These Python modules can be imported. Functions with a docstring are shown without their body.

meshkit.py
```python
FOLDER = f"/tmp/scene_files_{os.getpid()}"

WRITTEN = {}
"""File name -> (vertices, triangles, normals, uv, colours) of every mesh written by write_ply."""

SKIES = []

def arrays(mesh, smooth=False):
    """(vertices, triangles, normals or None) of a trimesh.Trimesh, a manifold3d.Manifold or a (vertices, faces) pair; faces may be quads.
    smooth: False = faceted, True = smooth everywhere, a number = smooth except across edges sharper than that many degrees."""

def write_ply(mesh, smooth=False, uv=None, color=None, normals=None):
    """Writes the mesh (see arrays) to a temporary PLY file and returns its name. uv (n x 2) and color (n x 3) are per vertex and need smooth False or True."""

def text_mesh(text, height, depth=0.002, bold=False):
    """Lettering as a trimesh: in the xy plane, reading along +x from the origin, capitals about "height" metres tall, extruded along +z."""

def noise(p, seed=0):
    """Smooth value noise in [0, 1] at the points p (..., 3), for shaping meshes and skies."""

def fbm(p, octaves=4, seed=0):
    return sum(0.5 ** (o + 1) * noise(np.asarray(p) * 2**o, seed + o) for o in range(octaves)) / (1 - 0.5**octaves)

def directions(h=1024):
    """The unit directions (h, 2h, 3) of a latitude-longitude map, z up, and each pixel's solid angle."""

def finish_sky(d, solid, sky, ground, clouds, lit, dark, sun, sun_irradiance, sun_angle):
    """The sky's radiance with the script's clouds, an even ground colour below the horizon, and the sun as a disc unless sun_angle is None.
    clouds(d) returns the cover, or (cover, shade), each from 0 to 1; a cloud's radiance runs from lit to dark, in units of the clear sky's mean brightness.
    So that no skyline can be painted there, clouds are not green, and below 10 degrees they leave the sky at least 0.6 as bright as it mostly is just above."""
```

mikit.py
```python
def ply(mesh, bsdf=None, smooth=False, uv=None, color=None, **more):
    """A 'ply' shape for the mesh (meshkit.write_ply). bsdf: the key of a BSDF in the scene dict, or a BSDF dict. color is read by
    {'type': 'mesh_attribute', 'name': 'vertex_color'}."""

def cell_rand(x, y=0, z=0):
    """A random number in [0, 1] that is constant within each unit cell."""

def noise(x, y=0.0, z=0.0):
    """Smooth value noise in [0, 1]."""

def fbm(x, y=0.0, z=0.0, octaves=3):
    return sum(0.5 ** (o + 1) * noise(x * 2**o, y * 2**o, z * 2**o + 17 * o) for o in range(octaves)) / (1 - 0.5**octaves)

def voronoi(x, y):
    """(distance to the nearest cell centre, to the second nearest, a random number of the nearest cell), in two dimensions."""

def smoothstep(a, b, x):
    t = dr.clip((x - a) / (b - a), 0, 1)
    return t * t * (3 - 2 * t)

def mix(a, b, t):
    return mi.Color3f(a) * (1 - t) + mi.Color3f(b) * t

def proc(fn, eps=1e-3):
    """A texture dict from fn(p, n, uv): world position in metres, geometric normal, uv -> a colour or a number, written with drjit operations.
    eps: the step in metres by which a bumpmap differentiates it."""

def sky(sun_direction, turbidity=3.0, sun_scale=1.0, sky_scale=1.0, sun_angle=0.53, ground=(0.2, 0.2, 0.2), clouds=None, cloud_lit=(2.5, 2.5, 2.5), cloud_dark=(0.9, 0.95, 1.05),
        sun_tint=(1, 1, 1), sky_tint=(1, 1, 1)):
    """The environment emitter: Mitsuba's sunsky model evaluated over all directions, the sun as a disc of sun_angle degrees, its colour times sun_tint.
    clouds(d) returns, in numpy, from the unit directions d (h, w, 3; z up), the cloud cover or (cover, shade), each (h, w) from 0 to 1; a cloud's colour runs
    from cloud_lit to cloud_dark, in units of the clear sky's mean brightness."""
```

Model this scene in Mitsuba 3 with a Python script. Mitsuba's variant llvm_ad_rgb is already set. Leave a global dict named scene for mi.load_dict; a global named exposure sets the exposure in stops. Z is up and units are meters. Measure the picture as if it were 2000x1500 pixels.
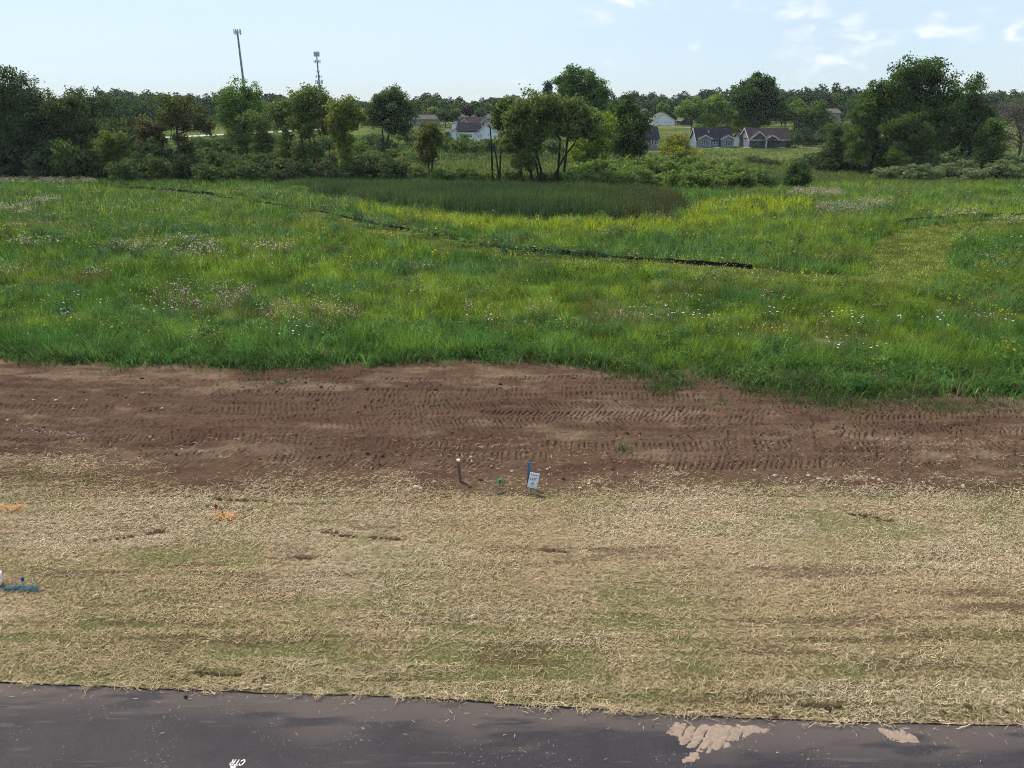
import math, numpy as np, trimesh, drjit as dr, mitsuba as mi, mikit, meshkit, shapely
from shapely.geometry import Polygon, LineString
from mikit import proc, noise, fbm, smoothstep, mix

T = mi.ScalarTransform4f
scene, labels = {}, {}
rng = np.random.default_rng(7)

# ------------------------------------------------------------------ camera, sky, exposure
CAM_H, PITCH, FPX = 10.0, math.radians(21.2), 1413.0
fwd = np.array([0, math.cos(PITCH), -math.sin(PITCH)])
upv = np.array([0, math.sin(PITCH), math.cos(PITCH)])
CAM = np.array([0, 0, CAM_H])
scene['camera'] = {'type': 'perspective', 'fov': 2 * math.degrees(math.atan(1000 / FPX)), 'fov_axis': 'x',
                   'near_clip': 0.1, 'far_clip': 9000.0,
                   'to_world': T().look_at(origin=CAM.tolist(), target=(CAM + fwd).tolist(), up=[0, 0, 1])}
SUN = np.array([-0.62, 0.62, 1.2])
exposure = 1.8


def clouds(d):
    az = np.degrees(np.arctan2(d[..., 0], d[..., 1]))
    el = np.degrees(np.arcsin(np.clip(d[..., 2], -1, 1)))
    q = np.stack([az / 3.1, el / 1.15, az * 0], -1)
    big = meshkit.fbm(np.stack([az / 13, el / 6, az * 0 + 3], -1), 3, 5)
    f = meshkit.fbm(q + 1.2 * meshkit.fbm(q * 1.7, 4, 9)[..., None], 6, 21)
    puff = np.clip((f - 0.635 + 0.5 * (big - 0.5) + 0.0025 * np.clip(az, -30, 30) + .004 * np.clip(el - 5, -5, 8)) / 0.27, 0, 1)
    puff = puff * puff * (3 - 2 * puff)
    veil = 0.48 + 0.25 * meshkit.fbm(np.stack([az / 22, el / 9, az * 0 + 8], -1), 4, 31)
    return np.clip(veil + 0.22 * puff, 0, 0.94), np.clip(0.9 - 0.9 * puff, 0, 1)


scene['sky'] = mikit.sky(SUN.tolist(), turbidity=3.6, clouds=clouds, cloud_lit=(3.3, 3.4, 3.45), cloud_dark=(2.3, 2.88, 3.2))
HAZE = 0.00009
scene['haze_air'] = {'type': 'homogeneous', 'albedo': {'type': 'rgb', 'value': [.95, .95, .95]}, 'sigma_t': {'type': 'rgb', 'value': [HAZE * .9, HAZE, HAZE * 1.15]}}
scene['camera']['medium'] = {'type': 'ref', 'id': 'haze_air'}


# ------------------------------------------------------------------ measuring: photo position -> metres
def sstep(a, b, x):
    t = np.clip((np.asarray(x, float) - a) / (b - a), 0, 1)
    return t * t * (3 - 2 * t)


def terrain(x, y):
    return -3.5 * sstep(60, 170, y) * (1 - sstep(265, 340, y))


def ray(u, v):
    d = fwd * FPX + np.array([1, 0, 0]) * (u - 1000) + upv * (750 - v)
    return d / np.linalg.norm(d)


def at(u, v, Y):
    d = ray(u, v)
    return CAM + d * (Y / d[1])


def gp(u, v):
    d = ray(u, v)
    t = np.concatenate([np.geomspace(5, 600, 4000), np.geomspace(601, 4000, 400)])
    p = CAM + d * t[:, None]
    below = p[:, 2] < terrain(p[:, 0], p[:, 1])
    if not below.any():
        return CAM + d * 4000
    i = max(1, int(np.argmax(below)))
    g = p[[i - 1, i], 2] - terrain(p[[i - 1, i], 0], p[[i - 1, i], 1])
    return CAM + d * (t[i - 1] + (t[i] - t[i - 1]) * g[0] / (g[0] - g[1]))


def mpp(Y, v=300):
    """metres per photo pixel at distance Y"""
    return abs(at(1001, v, Y)[0] - at(1000, v, Y)[0])


def gpoly(pts):
    return Polygon([gp(u, v)[:2] for u, v in pts])


# ------------------------------------------------------------------ materials
def vcol(name, rough=0.6, trans=0.75):
    scene[name] = {'type': 'principledthin', 'base_color': {'type': 'mesh_attribute', 'name': 'vertex_color'},
                   'roughness': rough, 'diff_trans': trans, 'spec_trans': 0.0, 'eta': 1.25}


vcol('foliage_leaf', 0.7, 1.0)
scene['tinted'] = {'type': 'twosided', 'bsdf': {'type': 'diffuse', 'reflectance': {'type': 'mesh_attribute', 'name': 'vertex_color'}}}


def flat(name, c, rough=0.8, spec=0.2, metallic=0.0, grain=0.0, scale=3.0):
    col = {'type': 'rgb', 'value': list(c)}
    if grain:
        def fn(p, n, uv, c=c):
            k = 1 + grain * (2 * fbm(p.x * scale, p.y * scale, p.z * scale, 4) - 1)
            return mi.Color3f(*c) * k
        col = proc(fn)
    scene[name] = {'type': 'twosided', 'bsdf': {'type': 'principled', 'base_color': col, 'roughness': rough, 'specular': spec, 'metallic': metallic}}


def lapped(name, c, pitch, grain=0.12):
    """far-off lap siding or shingle courses: colour varies board by board"""
    def fn(p, n, uv):
        row = dr.floor(p.z / pitch)
        k = 1 + grain * (mikit.cell_rand(row, dr.floor(p.x / 1.1 + mikit.cell_rand(row) * 3), dr.floor(p.y / 1.1)) - 0.5) + 0.1 * (fbm(p.x * .6, p.y * .6, p.z * .6, 3) - 0.5)
        return mi.Color3f(*c) * k
    scene[name] = {'type': 'twosided', 'bsdf': {'type': 'principled', 'base_color': proc(fn), 'roughness': 0.9, 'specular': 0.08}}


lapped('siding_gray', (0.17, 0.20, 0.25), 0.2)
lapped('siding_dark', (0.085, 0.083, 0.092), 0.2)
lapped('siding_brown', (0.055, 0.045, 0.042), 0.2)
lapped('siding_white', (0.66, 0.69, 0.75), 0.3, 0.06)
lapped('siding_tan', (0.25, 0.24, 0.22), 0.2)
lapped('shingle_dark', (0.014, 0.016, 0.028), 0.14, 0.3)
lapped('shingle_brown', (0.034, 0.028, 0.033), 0.14, 0.3)
lapped('shingle_gray', (0.10, 0.093, 0.096), 0.14, 0.3)
flat('trim_white', (0.42, 0.43, 0.46), 0.6)
flat('window_glass', (0.02, 0.024, 0.03), 0.08, 0.6)
flat('dark_paint', (0.06, 0.055, 0.055), 0.6)
flat('concrete', (0.42, 0.41, 0.38), 0.9, 0.1, grain=0.25)
flat('galvanised', (0.16, 0.18, 0.22), 0.5, 0.4)
flat('antenna_panel', (0.38, 0.43, 0.5), 0.5)
flat('black_fabric', (0.012, 0.012, 0.014), 0.85, 0.15)
flat('weathered_wood', (0.13, 0.105, 0.09), 0.9, 0.1, grain=0.5, scale=25)
flat('pale_wood', (0.34, 0.26, 0.17), 0.9, 0.1, grain=0.4, scale=25)
flat('bleached_wood', (0.55, 0.50, 0.46), 0.9, 0.1)
flat('blue_paint', (0.025, 0.15, 0.31), 0.6)
flat('green_plastic', (0.012, 0.22, 0.06), 0.4, 0.4)
flat('sign_face', (0.62, 0.72, 0.82), 0.5, 0.3)
flat('ink', (0.015, 0.015, 0.03), 0.7)
flat('ink_blue', (0.10, 0.20, 0.38), 0.7)
flat('black_steel', (0.015, 0.015, 0.016), 0.5, 0.4)
flat('flag_red', (0.42, 0.012, 0.02), 0.5)
flat('flag_yellow', (0.55, 0.38, 0.03), 0.5)
flat('flag_blue', (0.01, 0.03, 0.33), 0.5)
flat('white_plastic', (0.82, 0.82, 0.84), 0.4, 0.4)
flat('road_paint', (0.72, 0.71, 0.74), 0.8, grain=0.25, scale=60)
flat('stone_pale', (0.42, 0.36, 0.31), 0.9, 0.1, grain=0.35, scale=20)
flat('bark', (0.035, 0.028, 0.022), 0.95, 0.05, grain=0.4, scale=4)
flat('bark_pale', (0.07, 0.06, 0.05), 0.95, 0.05, grain=0.4, scale=4)
flat('rubber', (0.02, 0.02, 0.02), 0.8)
flat('car_white', (0.75, 0.76, 0.78), 0.3, 0.5)


# ------------------------------------------------------------------ scene bookkeeping
used = {}


def numbered(name):
    n = used.get(name, -1) + 1
    used[name] = n
    return name if n == 0 else f'{name}_{n:03d}'


def thing(name, label, cat, group=None):
    k = numbered(name)
    labels[k] = {'label': label, 'category': cat}
    if group:
        labels[k]['group'] = group
    return k


def part(parent, name, mesh, mat, smooth=False, **kw):
    k = numbered(parent + '__' + name)
    scene[k] = mikit.ply(mesh, mat, smooth, **kw)
    return k


def single(name, mesh, mat, label, cat, group=None, smooth=False, **kw):
    k = thing(name, label, cat, group)
    scene[k] = mikit.ply(mesh, mat, smooth, **kw)
    return k


def struct(name, mesh, mat, label=None, smooth=True, **kw):
    scene[name] = mikit.ply(mesh, mat, smooth, **kw)
    labels[name] = {'kind': 'structure'}
    if label:
        labels[name]['label'] = label


def stuff(name, mesh, mat, label, cat, **kw):
    scene[name] = mikit.ply(mesh, mat, **kw)
    labels[name] = {'label': label, 'category': cat, 'kind': 'stuff'}


def cat(*meshes):
    return trimesh.util.concatenate([trimesh.Trimesh(m[0], m[1], process=False) if isinstance(m, tuple) else m for m in meshes])


def box(x0, x1, y0, y1, z0, z1):
    m = trimesh.creation.box((x1 - x0, y1 - y0, z1 - z0))
    m.apply_translation(((x0 + x1) / 2, (y0 + y1) / 2, (z0 + z1) / 2))
    return m


def tube(points, radii, sides=6):
    p = np.asarray(points, float)
    t = np.gradient(p, axis=0)
    t /= np.linalg.norm(t, axis=1, keepdims=True) + 1e-12
    ref = np.where(np.abs(t[:, 2:]) < 0.9, [0, 0, 1.0], [1.0, 0, 0])
    a = np.cross(t, ref)
    a /= np.linalg.norm(a, axis=1, keepdims=True) + 1e-12
    b, ang = np.cross(t, a), np.arange(sides) * 2 * np.pi / sides
    r = np.broadcast_to(radii, (len(p),))
    v = p[:, None] + r[:, None, None] * (np.cos(ang)[None, :, None] * a[:, None] + np.sin(ang)[None, :, None] * b[:, None])
    i, j = np.meshgrid(np.arange(len(p) - 1), np.arange(sides), indexing='ij')
    q = np.stack([i * sides + j, i * sides + (j + 1) % sides, (i + 1) * sides + (j + 1) % sides, (i + 1) * sides + j], -1).reshape(-1, 4)
    v = np.vstack([v.reshape(-1, 3), p[0], p[-1]])
    n = len(p) * sides
    k = np.arange(sides)
    caps = np.vstack([np.stack([k * 0 + n, (k + 1) % sides, k], 1), np.stack([k * 0 + n + 1, n - sides + k, n - sides + (k + 1) % sides], 1)])
    return trimesh.Trimesh(v, np.vstack([q[:, [0, 1, 2]], q[:, [0, 2, 3]], caps]), process=False)


def curve(pts, n=8):
    """smooth polyline through points"""
    p = np.asarray(pts, float)
    s = np.linspace(0, len(p) - 1, (len(p) - 1) * n + 1)
    i = np.clip(s.astype(int), 0, len(p) - 2)
    f = (s - i)[:, None]
    pm, pp = p[np.clip(i - 1, 0, len(p) - 1)], p[np.clip(i + 2, 0, len(p) - 1)]
    a, b = p[i], p[i + 1]
    return 0.5 * (2 * a + (b - pm) * f + (2 * pm - 5 * a + 4 * b - pp) * f ** 2 + (3 * a - pm - 3 * b + pp) * f ** 3)


def grid_mesh(X, Y, Z):
    r, c = X.shape
    i, j = np.meshgrid(np.arange(r - 1), np.arange(c - 1), indexing='ij')
    k = (i * c + j).ravel()
    f = np.vstack([np.stack([k, k + 1, k + c + 1], 1), np.stack([k, k + c + 1, k + c], 1)])
    return np.stack([X.ravel(), Y.ravel(), Z.ravel()], 1), f


# ------------------------------------------------------------------ leaves and blades
def unit(v):
    return v / (np.linalg.norm(v, axis=-1, keepdims=True) + 1e-12)


def leaf_quads(c, size, rg, aspect=0.55, up=0.0, nrm=None, bias=0.0):
    """one rhombus per centre"""
    n = len(c)
    nr = rg.normal(size=(n, 3))
    nr[:, 2] += up
    nr = unit(nr)
    if nrm is not None:
        nr = unit(nr + bias * nrm)
    a = unit(np.cross(nr, rg.normal(size=(n, 3))))
    b = np.cross(nr, a)
    s = np.broadcast_to(size, (n,))[:, None] * rg.uniform(0.7, 1.3, (n, 1)) * 0.5
    v = np.stack([c + a * s, c + b * s * aspect, c - a * s, c - b * s * aspect], 1).reshape(-1, 3)
    k = np.arange(n) * 4
    return v, np.vstack([np.stack([k, k + 1, k + 2], 1), np.stack([k, k + 2, k + 3], 1)])


def blades(x, y, z, h, w, lean, rg):
    """one triangle per blade"""
    n = len(x)
    a = rg.uniform(0, 2 * np.pi, n)
    l = rg.uniform(0, 2 * np.pi, n)
    dx, dy = np.cos(a) * w / 2, np.sin(a) * w / 2
    v = np.stack([np.stack([x - dx, y - dy, z], 1), np.stack([x + dx, y + dy, z], 1),
                  np.stack([x + np.cos(l) * lean * h, y + np.sin(l) * lean * h, z + h], 1)], 1).reshape(-1, 3)
    return v, np.arange(3 * n).reshape(-1, 3)


def bent_blades(x, y, z, h, w, lean, rg):
    """three triangles per blade, arching over"""
    n = len(x)
    a = rg.uniform(0, 2 * np.pi, n)
    l = rg.uniform(0, 2 * np.pi, n)
    dx, dy = np.cos(a) * w / 2, np.sin(a) * w / 2
    lx, ly = np.cos(l) * lean * h, np.sin(l) * lean * h
    v = np.stack([np.stack([x - dx, y - dy, z], 1), np.stack([x + dx, y + dy, z], 1),
                  np.stack([x + .3 * lx - dx, y + .3 * ly - dy, z + .65 * h], 1), np.stack([x + .3 * lx + dx, y + .3 * ly + dy, z + .65 * h], 1),
                  np.stack([x + lx, y + ly, z + h], 1)], 1).reshape(-1, 3)
    k = np.arange(n) * 5
    return v, np.vstack([np.stack([k, k + 1, k + 3], 1), np.stack([k, k + 3, k + 2], 1), np.stack([k + 2, k + 3, k + 4], 1)])


def jitter(c, n, rg, val=0.25, hue=0.12):
    c = np.broadcast_to(np.asarray(c, float), (n, 3)) * np.exp(rg.normal(0, val, (n, 1)))
    return np.clip(c * np.exp(rg.normal(0, hue, (n, 3))), 0, 0.9)


def plant_ply(v, f, col, mat='foliage_leaf', lean=0.0):
    """soft plants: shading normals lean towards the sky, a lean added to brighten them under the high sun"""
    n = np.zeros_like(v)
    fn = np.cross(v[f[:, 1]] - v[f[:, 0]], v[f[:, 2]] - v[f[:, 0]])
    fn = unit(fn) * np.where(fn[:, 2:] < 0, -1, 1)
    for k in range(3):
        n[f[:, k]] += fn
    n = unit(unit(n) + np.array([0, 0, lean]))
    return {'type': 'ply', 'filename': meshkit.write_ply((v, f), False, color=col, normals=n), 'face_normals': False, 'bsdf': {'type': 'ref', 'id': mat}}


class Soup:
    def __init__(self):
        self.v, self.f, self.c, self.n = [], [], [], 0

    def add(self, vf, col):
        v, f = vf
        self.v.append(v)
        self.f.append(f + self.n)
        self.c.append(np.repeat(col, len(v) // len(col), axis=0))
        self.n += len(v)

    def ply(self, mat):
        v, f, c = np.vstack(self.v), np.vstack(self.f), np.vstack(self.c)
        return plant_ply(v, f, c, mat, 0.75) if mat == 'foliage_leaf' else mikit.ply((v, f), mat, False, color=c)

    def stuff(self, name, label, category, mat='foliage_leaf'):
        scene[name] = self.ply(mat)
        labels[name] = {'label': label, 'category': category, 'kind': 'stuff'}


def crown_leaves(blobs, rg, leaf, per_m2, sub_r, n_leaf, color, val=0.22, aspect=0.6, droop=0.0, sunlit_tip=None):
    """leaf clumps spread over the shells of lumpy blobs (x,y,z,rx,ry,rz)"""
    out_c, out_col, out_n = [], [], []
    for bx_, by_, bz_, rx, ry, rz in blobs:
        area = 4 * np.pi * ((rx * ry) ** 1.6 / 3 + (rx * rz) ** 1.6 / 3 + (ry * rz) ** 1.6 / 3) ** (1 / 1.6)
        m = max(8, int(area * per_m2))
        d = unit(rg.normal(size=(m, 3)))
        d[:, 2] = np.where(d[:, 2] < -0.5, -d[:, 2] * rg.uniform(-1, 1, m), d[:, 2])
        d = unit(d)
        lump = 0.75 + 0.5 * meshkit.noise(d * 2.3 + np.array([bx_, by_, bz_]) * 0.37)
        r = rg.uniform(0.35, 1.0, m) ** 0.45 * lump
        sc = np.array([bx_, by_, bz_]) + d * r[:, None] * np.array([rx, ry, rz])
        col = jitter(color, m, rg, val, 0.06)
        if sunlit_tip is not None:
            w = np.clip(d[:, 2:] * 0.7 - d[:, :1] * 0.5 + rg.normal(0, .3, (m, 1)), 0, 1)  # leaves on top and left take a sunlit tint, sunlight put into the colour
            col = col * (1 - w) + jitter(sunlit_tip, m, rg, val, 0.06) * w
        k = rg.poisson(n_leaf, m)
        idx = np.repeat(np.arange(m), k)
        off = rg.normal(size=(len(idx), 3)) * sub_r * np.array([1, 1, 0.75])
        off[:, 2] -= droop * np.abs(off[:, 0])
        out_c.append(sc[idx] + off)
        out_col.append(col[idx] * np.exp(rg.normal(0, 0.13, (len(idx), 1))))
        out_n.append(d[idx])
    c, col, nn = np.vstack(out_c), np.clip(np.vstack(out_col) * np.array([1.12, 1.17, 1.10]), 0, .9), np.vstack(out_n)
    vf = leaf_quads(c, leaf, rg, aspect, up=0.5, nrm=nn, bias=0.35)
    return vf, np.repeat(col, 4, axis=0)


def bright(c, k=1.6):
    return None if c is None else tuple(min(.6, x * k) for x in c)


OLIVE, OLIVE_L = (0.105, 0.145, 0.050), (0.150, 0.195, 0.060)
GREEN, DARK, LIGHT = (0.082, 0.130, 0.044), (0.056, 0.088, 0.040), (0.145, 0.205, 0.052)
YELLOWG, BLUEG, GRAYG = (0.16, 0.175, 0.03), (0.036, 0.062, 0.034), (0.085, 0.105, 0.052)


def tree(name, label, base, Y, blobs, color, trunks=(), leaf=0.3, dens=2.6, n_leaf=15, sub=0.38, group=None, category='tree', seed=0, val=0.24, thick=0.2, droop=0.0, sunlit_tip=None, bark='bark', limbs=True, deep=0.8):
    """base: photo position of the foot; blobs: (u, v, r[, rv]) read off the photo at distance Y, given depth of their own"""
    rg = np.random.default_rng(1000 + seed)
    if color not in (OLIVE, OLIVE_L, GREEN, DARK, LIGHT):
        color = bright(color, 1.4)
    if sunlit_tip not in (None, OLIVE, OLIVE_L, GREEN, DARK, LIGHT):
        sunlit_tip = bright(sunlit_tip, 1.45)
    k = thing(name, label, category, group)
    if seed <= 17 or seed in (20, 21, 25, 26, 28):
        Y = gp(*base)[1]      # stands where its foot meets the ground
    b0 = at(base[0], base[1], Y)
    b0[2] = terrain(b0[0], Y) - 0.1
    s = mpp(Y)
    full = {13: 1.12, 16: .98, 3: 1.2, 18: 1.1, 19: 1.2, 22: 1.24, 23: 1.24, 24: 1.24, 25: 1.2, 26: 1.15, 29: 1.2}.get(seed, 1.06)
    B = []
    span = max(abs(b[0] - base[0]) for b in blobs) * s + 1.0
    for b in blobs:
        p = at(b[0], b[1], Y)
        r, rv = b[2] * s * .92 * full, (b[3] if len(b) > 3 else b[2] * 0.86) * s * .92 * full
        dy = rg.uniform(-1, 1) * deep * max(0.4 * span, r)
        B.append((p[0], Y + dy, p[2], r, r, rv))
        if rg.random() < 0.6:
            B.append((p[0] + rg.normal(0, .35) * r, Y - dy * rg.uniform(.5, 1.2) + r * .4, p[2] + rg.normal(0, .2) * r, r * .75, r * .75, rv * .75))
    if trunks and seed not in (13, 14, 15, 16, 18):
        for tr in trunks:
            w = np.array([at(u, v, Y) for u, v in tr])
            for f in (.3, .42, .54, .66, .78):
                if rg.random() < .75:
                    i = f * (len(w) - 1)
                    j = int(i)
                    p = w[j] + (w[min(j + 1, len(w) - 1)] - w[j]) * (i - j)
                    r = rg.uniform(.5, 1.15)
                    B.append((p[0] + rg.normal(0, .9), Y + rg.normal(0, .7), p[2] + rg.normal(0, .5), r, r, r * 1.1))
    sat = []
    for q in B:
        for _ in range(5):
            d = unit(rg.normal(size=3))
            d[2] = d[2] * .9 + .2
            e = rg.uniform(.85, 1.5)
            m = rg.uniform(.22, .46)
            sat.append((q[0] + d[0] * q[3] * e, q[1] + d[1] * q[4] * e, q[2] + d[2] * q[5] * e, q[3] * m, q[4] * m, q[5] * m))
    vf, col = crown_leaves([(q[0], q[1], q[2], q[3] * .86, q[4] * .86, q[5] * .86) for q in B] + sat, rg, leaf * 1.25, dens * .68, sub, n_leaf * .58, color, val, droop=droop, sunlit_tip=sunlit_tip)
    ck = numbered(k + '__crown')
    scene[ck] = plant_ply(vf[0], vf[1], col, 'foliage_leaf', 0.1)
    tm = []
    tops = []
    if not trunks:
        top = B[int(np.argmin([abs(q[0] - b0[0]) - 0.3 * q[2] for q in B]))]
        trunks = ([tuple(base), None],)
        lines = [np.array([b0, [b0[0] * .7 + top[0] * .3 + rg.normal(0, .3), Y, b0[2] * .5 + top[2] * .5], [top[0], top[1], top[2]]])]
    else:
        lines = []
        for tr in trunks:
            w = np.array([at(u, v, Y) for u, v in tr])
            w[0, 2] = terrain(w[0, 0], Y) - 0.1
            w[:, 1] += np.linspace(0, rg.normal(0, .6), len(w))
            lines.append(w)
    for ln in lines:
        c = curve(ln, 6)
        rad = thick * np.linspace(1, 0.35, len(c)) * np.exp(rg.normal(0, .06, len(c)))
        rad[0] *= 1.3
        tm.append(tube(c, rad, 7))
        tops.append(c)
    if limbs:
        allc = np.vstack([c[len(c) // 3:] for c in tops])
        for q in B:
            e = np.array(q[:3]) + np.array([0, 0, q[5] * 0.4])
            low = allc[allc[:, 2] < e[2] - 0.3]
            src = low if len(low) else allc[:1]
            j = np.argmin(np.linalg.norm(src - e, axis=1) + rg.uniform(0, 1.2, len(src)))
            m_ = (src[j] + e) / 2 + np.array([rg.normal(0, .3), rg.normal(0, .3), 0.25])
            c = curve([src[j], m_, e], 5)
            tm.append(tube(c, np.linspace(thick * 0.42, 0.03, len(c)), 5))
            for _ in range(2):
                e2 = np.array(q[:3]) + unit(rg.normal(size=3)) * np.array(q[3:]) * 0.8
                c2 = curve([c[5], (c[5] + e2) / 2 + rg.normal(0, .15, 3), e2], 4)
                tm.append(tube(c2, np.linspace(thick * 0.22, 0.02, len(c2)), 4))
    part(k, 'trunk', cat(*tm), bark, 40)
    return k


# prototypes for the far wood and the shrubs: one mesh, placed under a key of its own each time
_protos = {}


def proto(kind, shape, color, sunlit_tip=None):
    key = (kind, shape, color, sunlit_tip)
    if key in _protos:
        return _protos[key]
    rg = np.random.default_rng(300 + shape * 7 + {'round': 1, 'tall': 2, 'shrub': 3, 'spruce': 4, 'low': 5}[kind])
    if kind == 'spruce':   # height 1, foot at the origin
        cs, nn = [], []
        for zt in np.linspace(0.08, 0.98, 17):
            rr = 0.24 * (1 - zt) + 0.012
            for a in rg.uniform(0, 2 * np.pi, int(5 + 12 * (1 - zt))):
                m = 16
                tt = rg.uniform(0.15, 1, m)
                q = np.stack([np.cos(a) * tt * rr, np.sin(a) * tt * rr, zt - tt * rr * 0.35], 1) + rg.normal(0, .012, (m, 3))
                cs.append(q)
        c = np.vstack(cs)
        vf = leaf_quads(c, 0.035, rg, 0.5)
        col = np.repeat(jitter(color, len(c), rg, .2, .05), 4, axis=0)
        th = 0.012
    else:
        bl = []
        if kind == 'round':
            for _ in range(13):
                d = unit(rg.normal(size=3))
                bl.append((d[0] * .25, d[1] * .25, .62 + d[2] * .2, .19 * rg.uniform(.7, 1.2),) + (.17, .15 * rg.uniform(.8, 1.2)))
            for _ in range(5):
                d = unit(rg.normal(size=3))
                bl.append((d[0] * .22, d[1] * .22, .28 + d[2] * .12, .17, .17, .15))
        elif kind == 'tall':
            for zt in np.linspace(.2, .93, 9):
                w = .25 * np.sin(np.pi * np.clip(zt * .9 + .08, 0, 1)) ** .7
                for _ in range(2):
                    a = rg.uniform(0, 6.28)
                    bl.append((np.cos(a) * w * .5, np.sin(a) * w * .5, zt, w * .62, w * .62, .1))
        elif kind == 'shrub':   # about 1 tall, 1.3 wide
            for _ in range(13):
                a, r_ = rg.uniform(0, 6.28), rg.uniform(.1, .48)
                bl.append((np.cos(a) * r_, np.sin(a) * r_, rg.uniform(.22, .82) * (1 - .5 * r_), .24, .24, .2))
        else:
            for _ in range(9):
                a, r_ = rg.uniform(0, 6.28), rg.uniform(.1, .7)
                bl.append((np.cos(a) * r_, np.sin(a) * r_, rg.uniform(.2, .6), .36, .36, .3))
        if kind in ('shrub', 'low'):
            vf, col = crown_leaves(bl, rg, .10, 38, .045, 5.0, color, .25, sunlit_tip=sunlit_tip)
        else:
            vf, col = crown_leaves(bl, rg, .052, 135, .0165, 5.0, color, .16, sunlit_tip=sunlit_tip)
        th = .018
    tr = tube([(0, 0, -.03), (rg.normal(0, .01), 0, .3), (0, rg.normal(0, .01), .7)], [th * 1.2, th, th * .4], 5)
    v = np.vstack([vf[0], tr.vertices])
    f = np.vstack([vf[1], np.asarray(tr.faces) + len(vf[0])])
    cl = np.vstack([col, np.tile([[.05, .04, .03]], (len(tr.vertices), 1))])
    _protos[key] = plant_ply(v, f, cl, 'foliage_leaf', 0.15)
    return _protos[key]


def plant(name, label, category, p, h, w, kind, shape, color, group=None, sunlit_tip=None):
    k = thing(name, label, category, group)
    rz = float(rng.uniform(0, 360))
    scene[k] = {**proto(kind, shape, color, sunlit_tip), 'to_world': T().translate([float(p[0]), float(p[1]), float(p[2])]).rotate([0, 0, 1], rz).scale([float(w), float(w), float(h)])}
    return k


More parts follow.
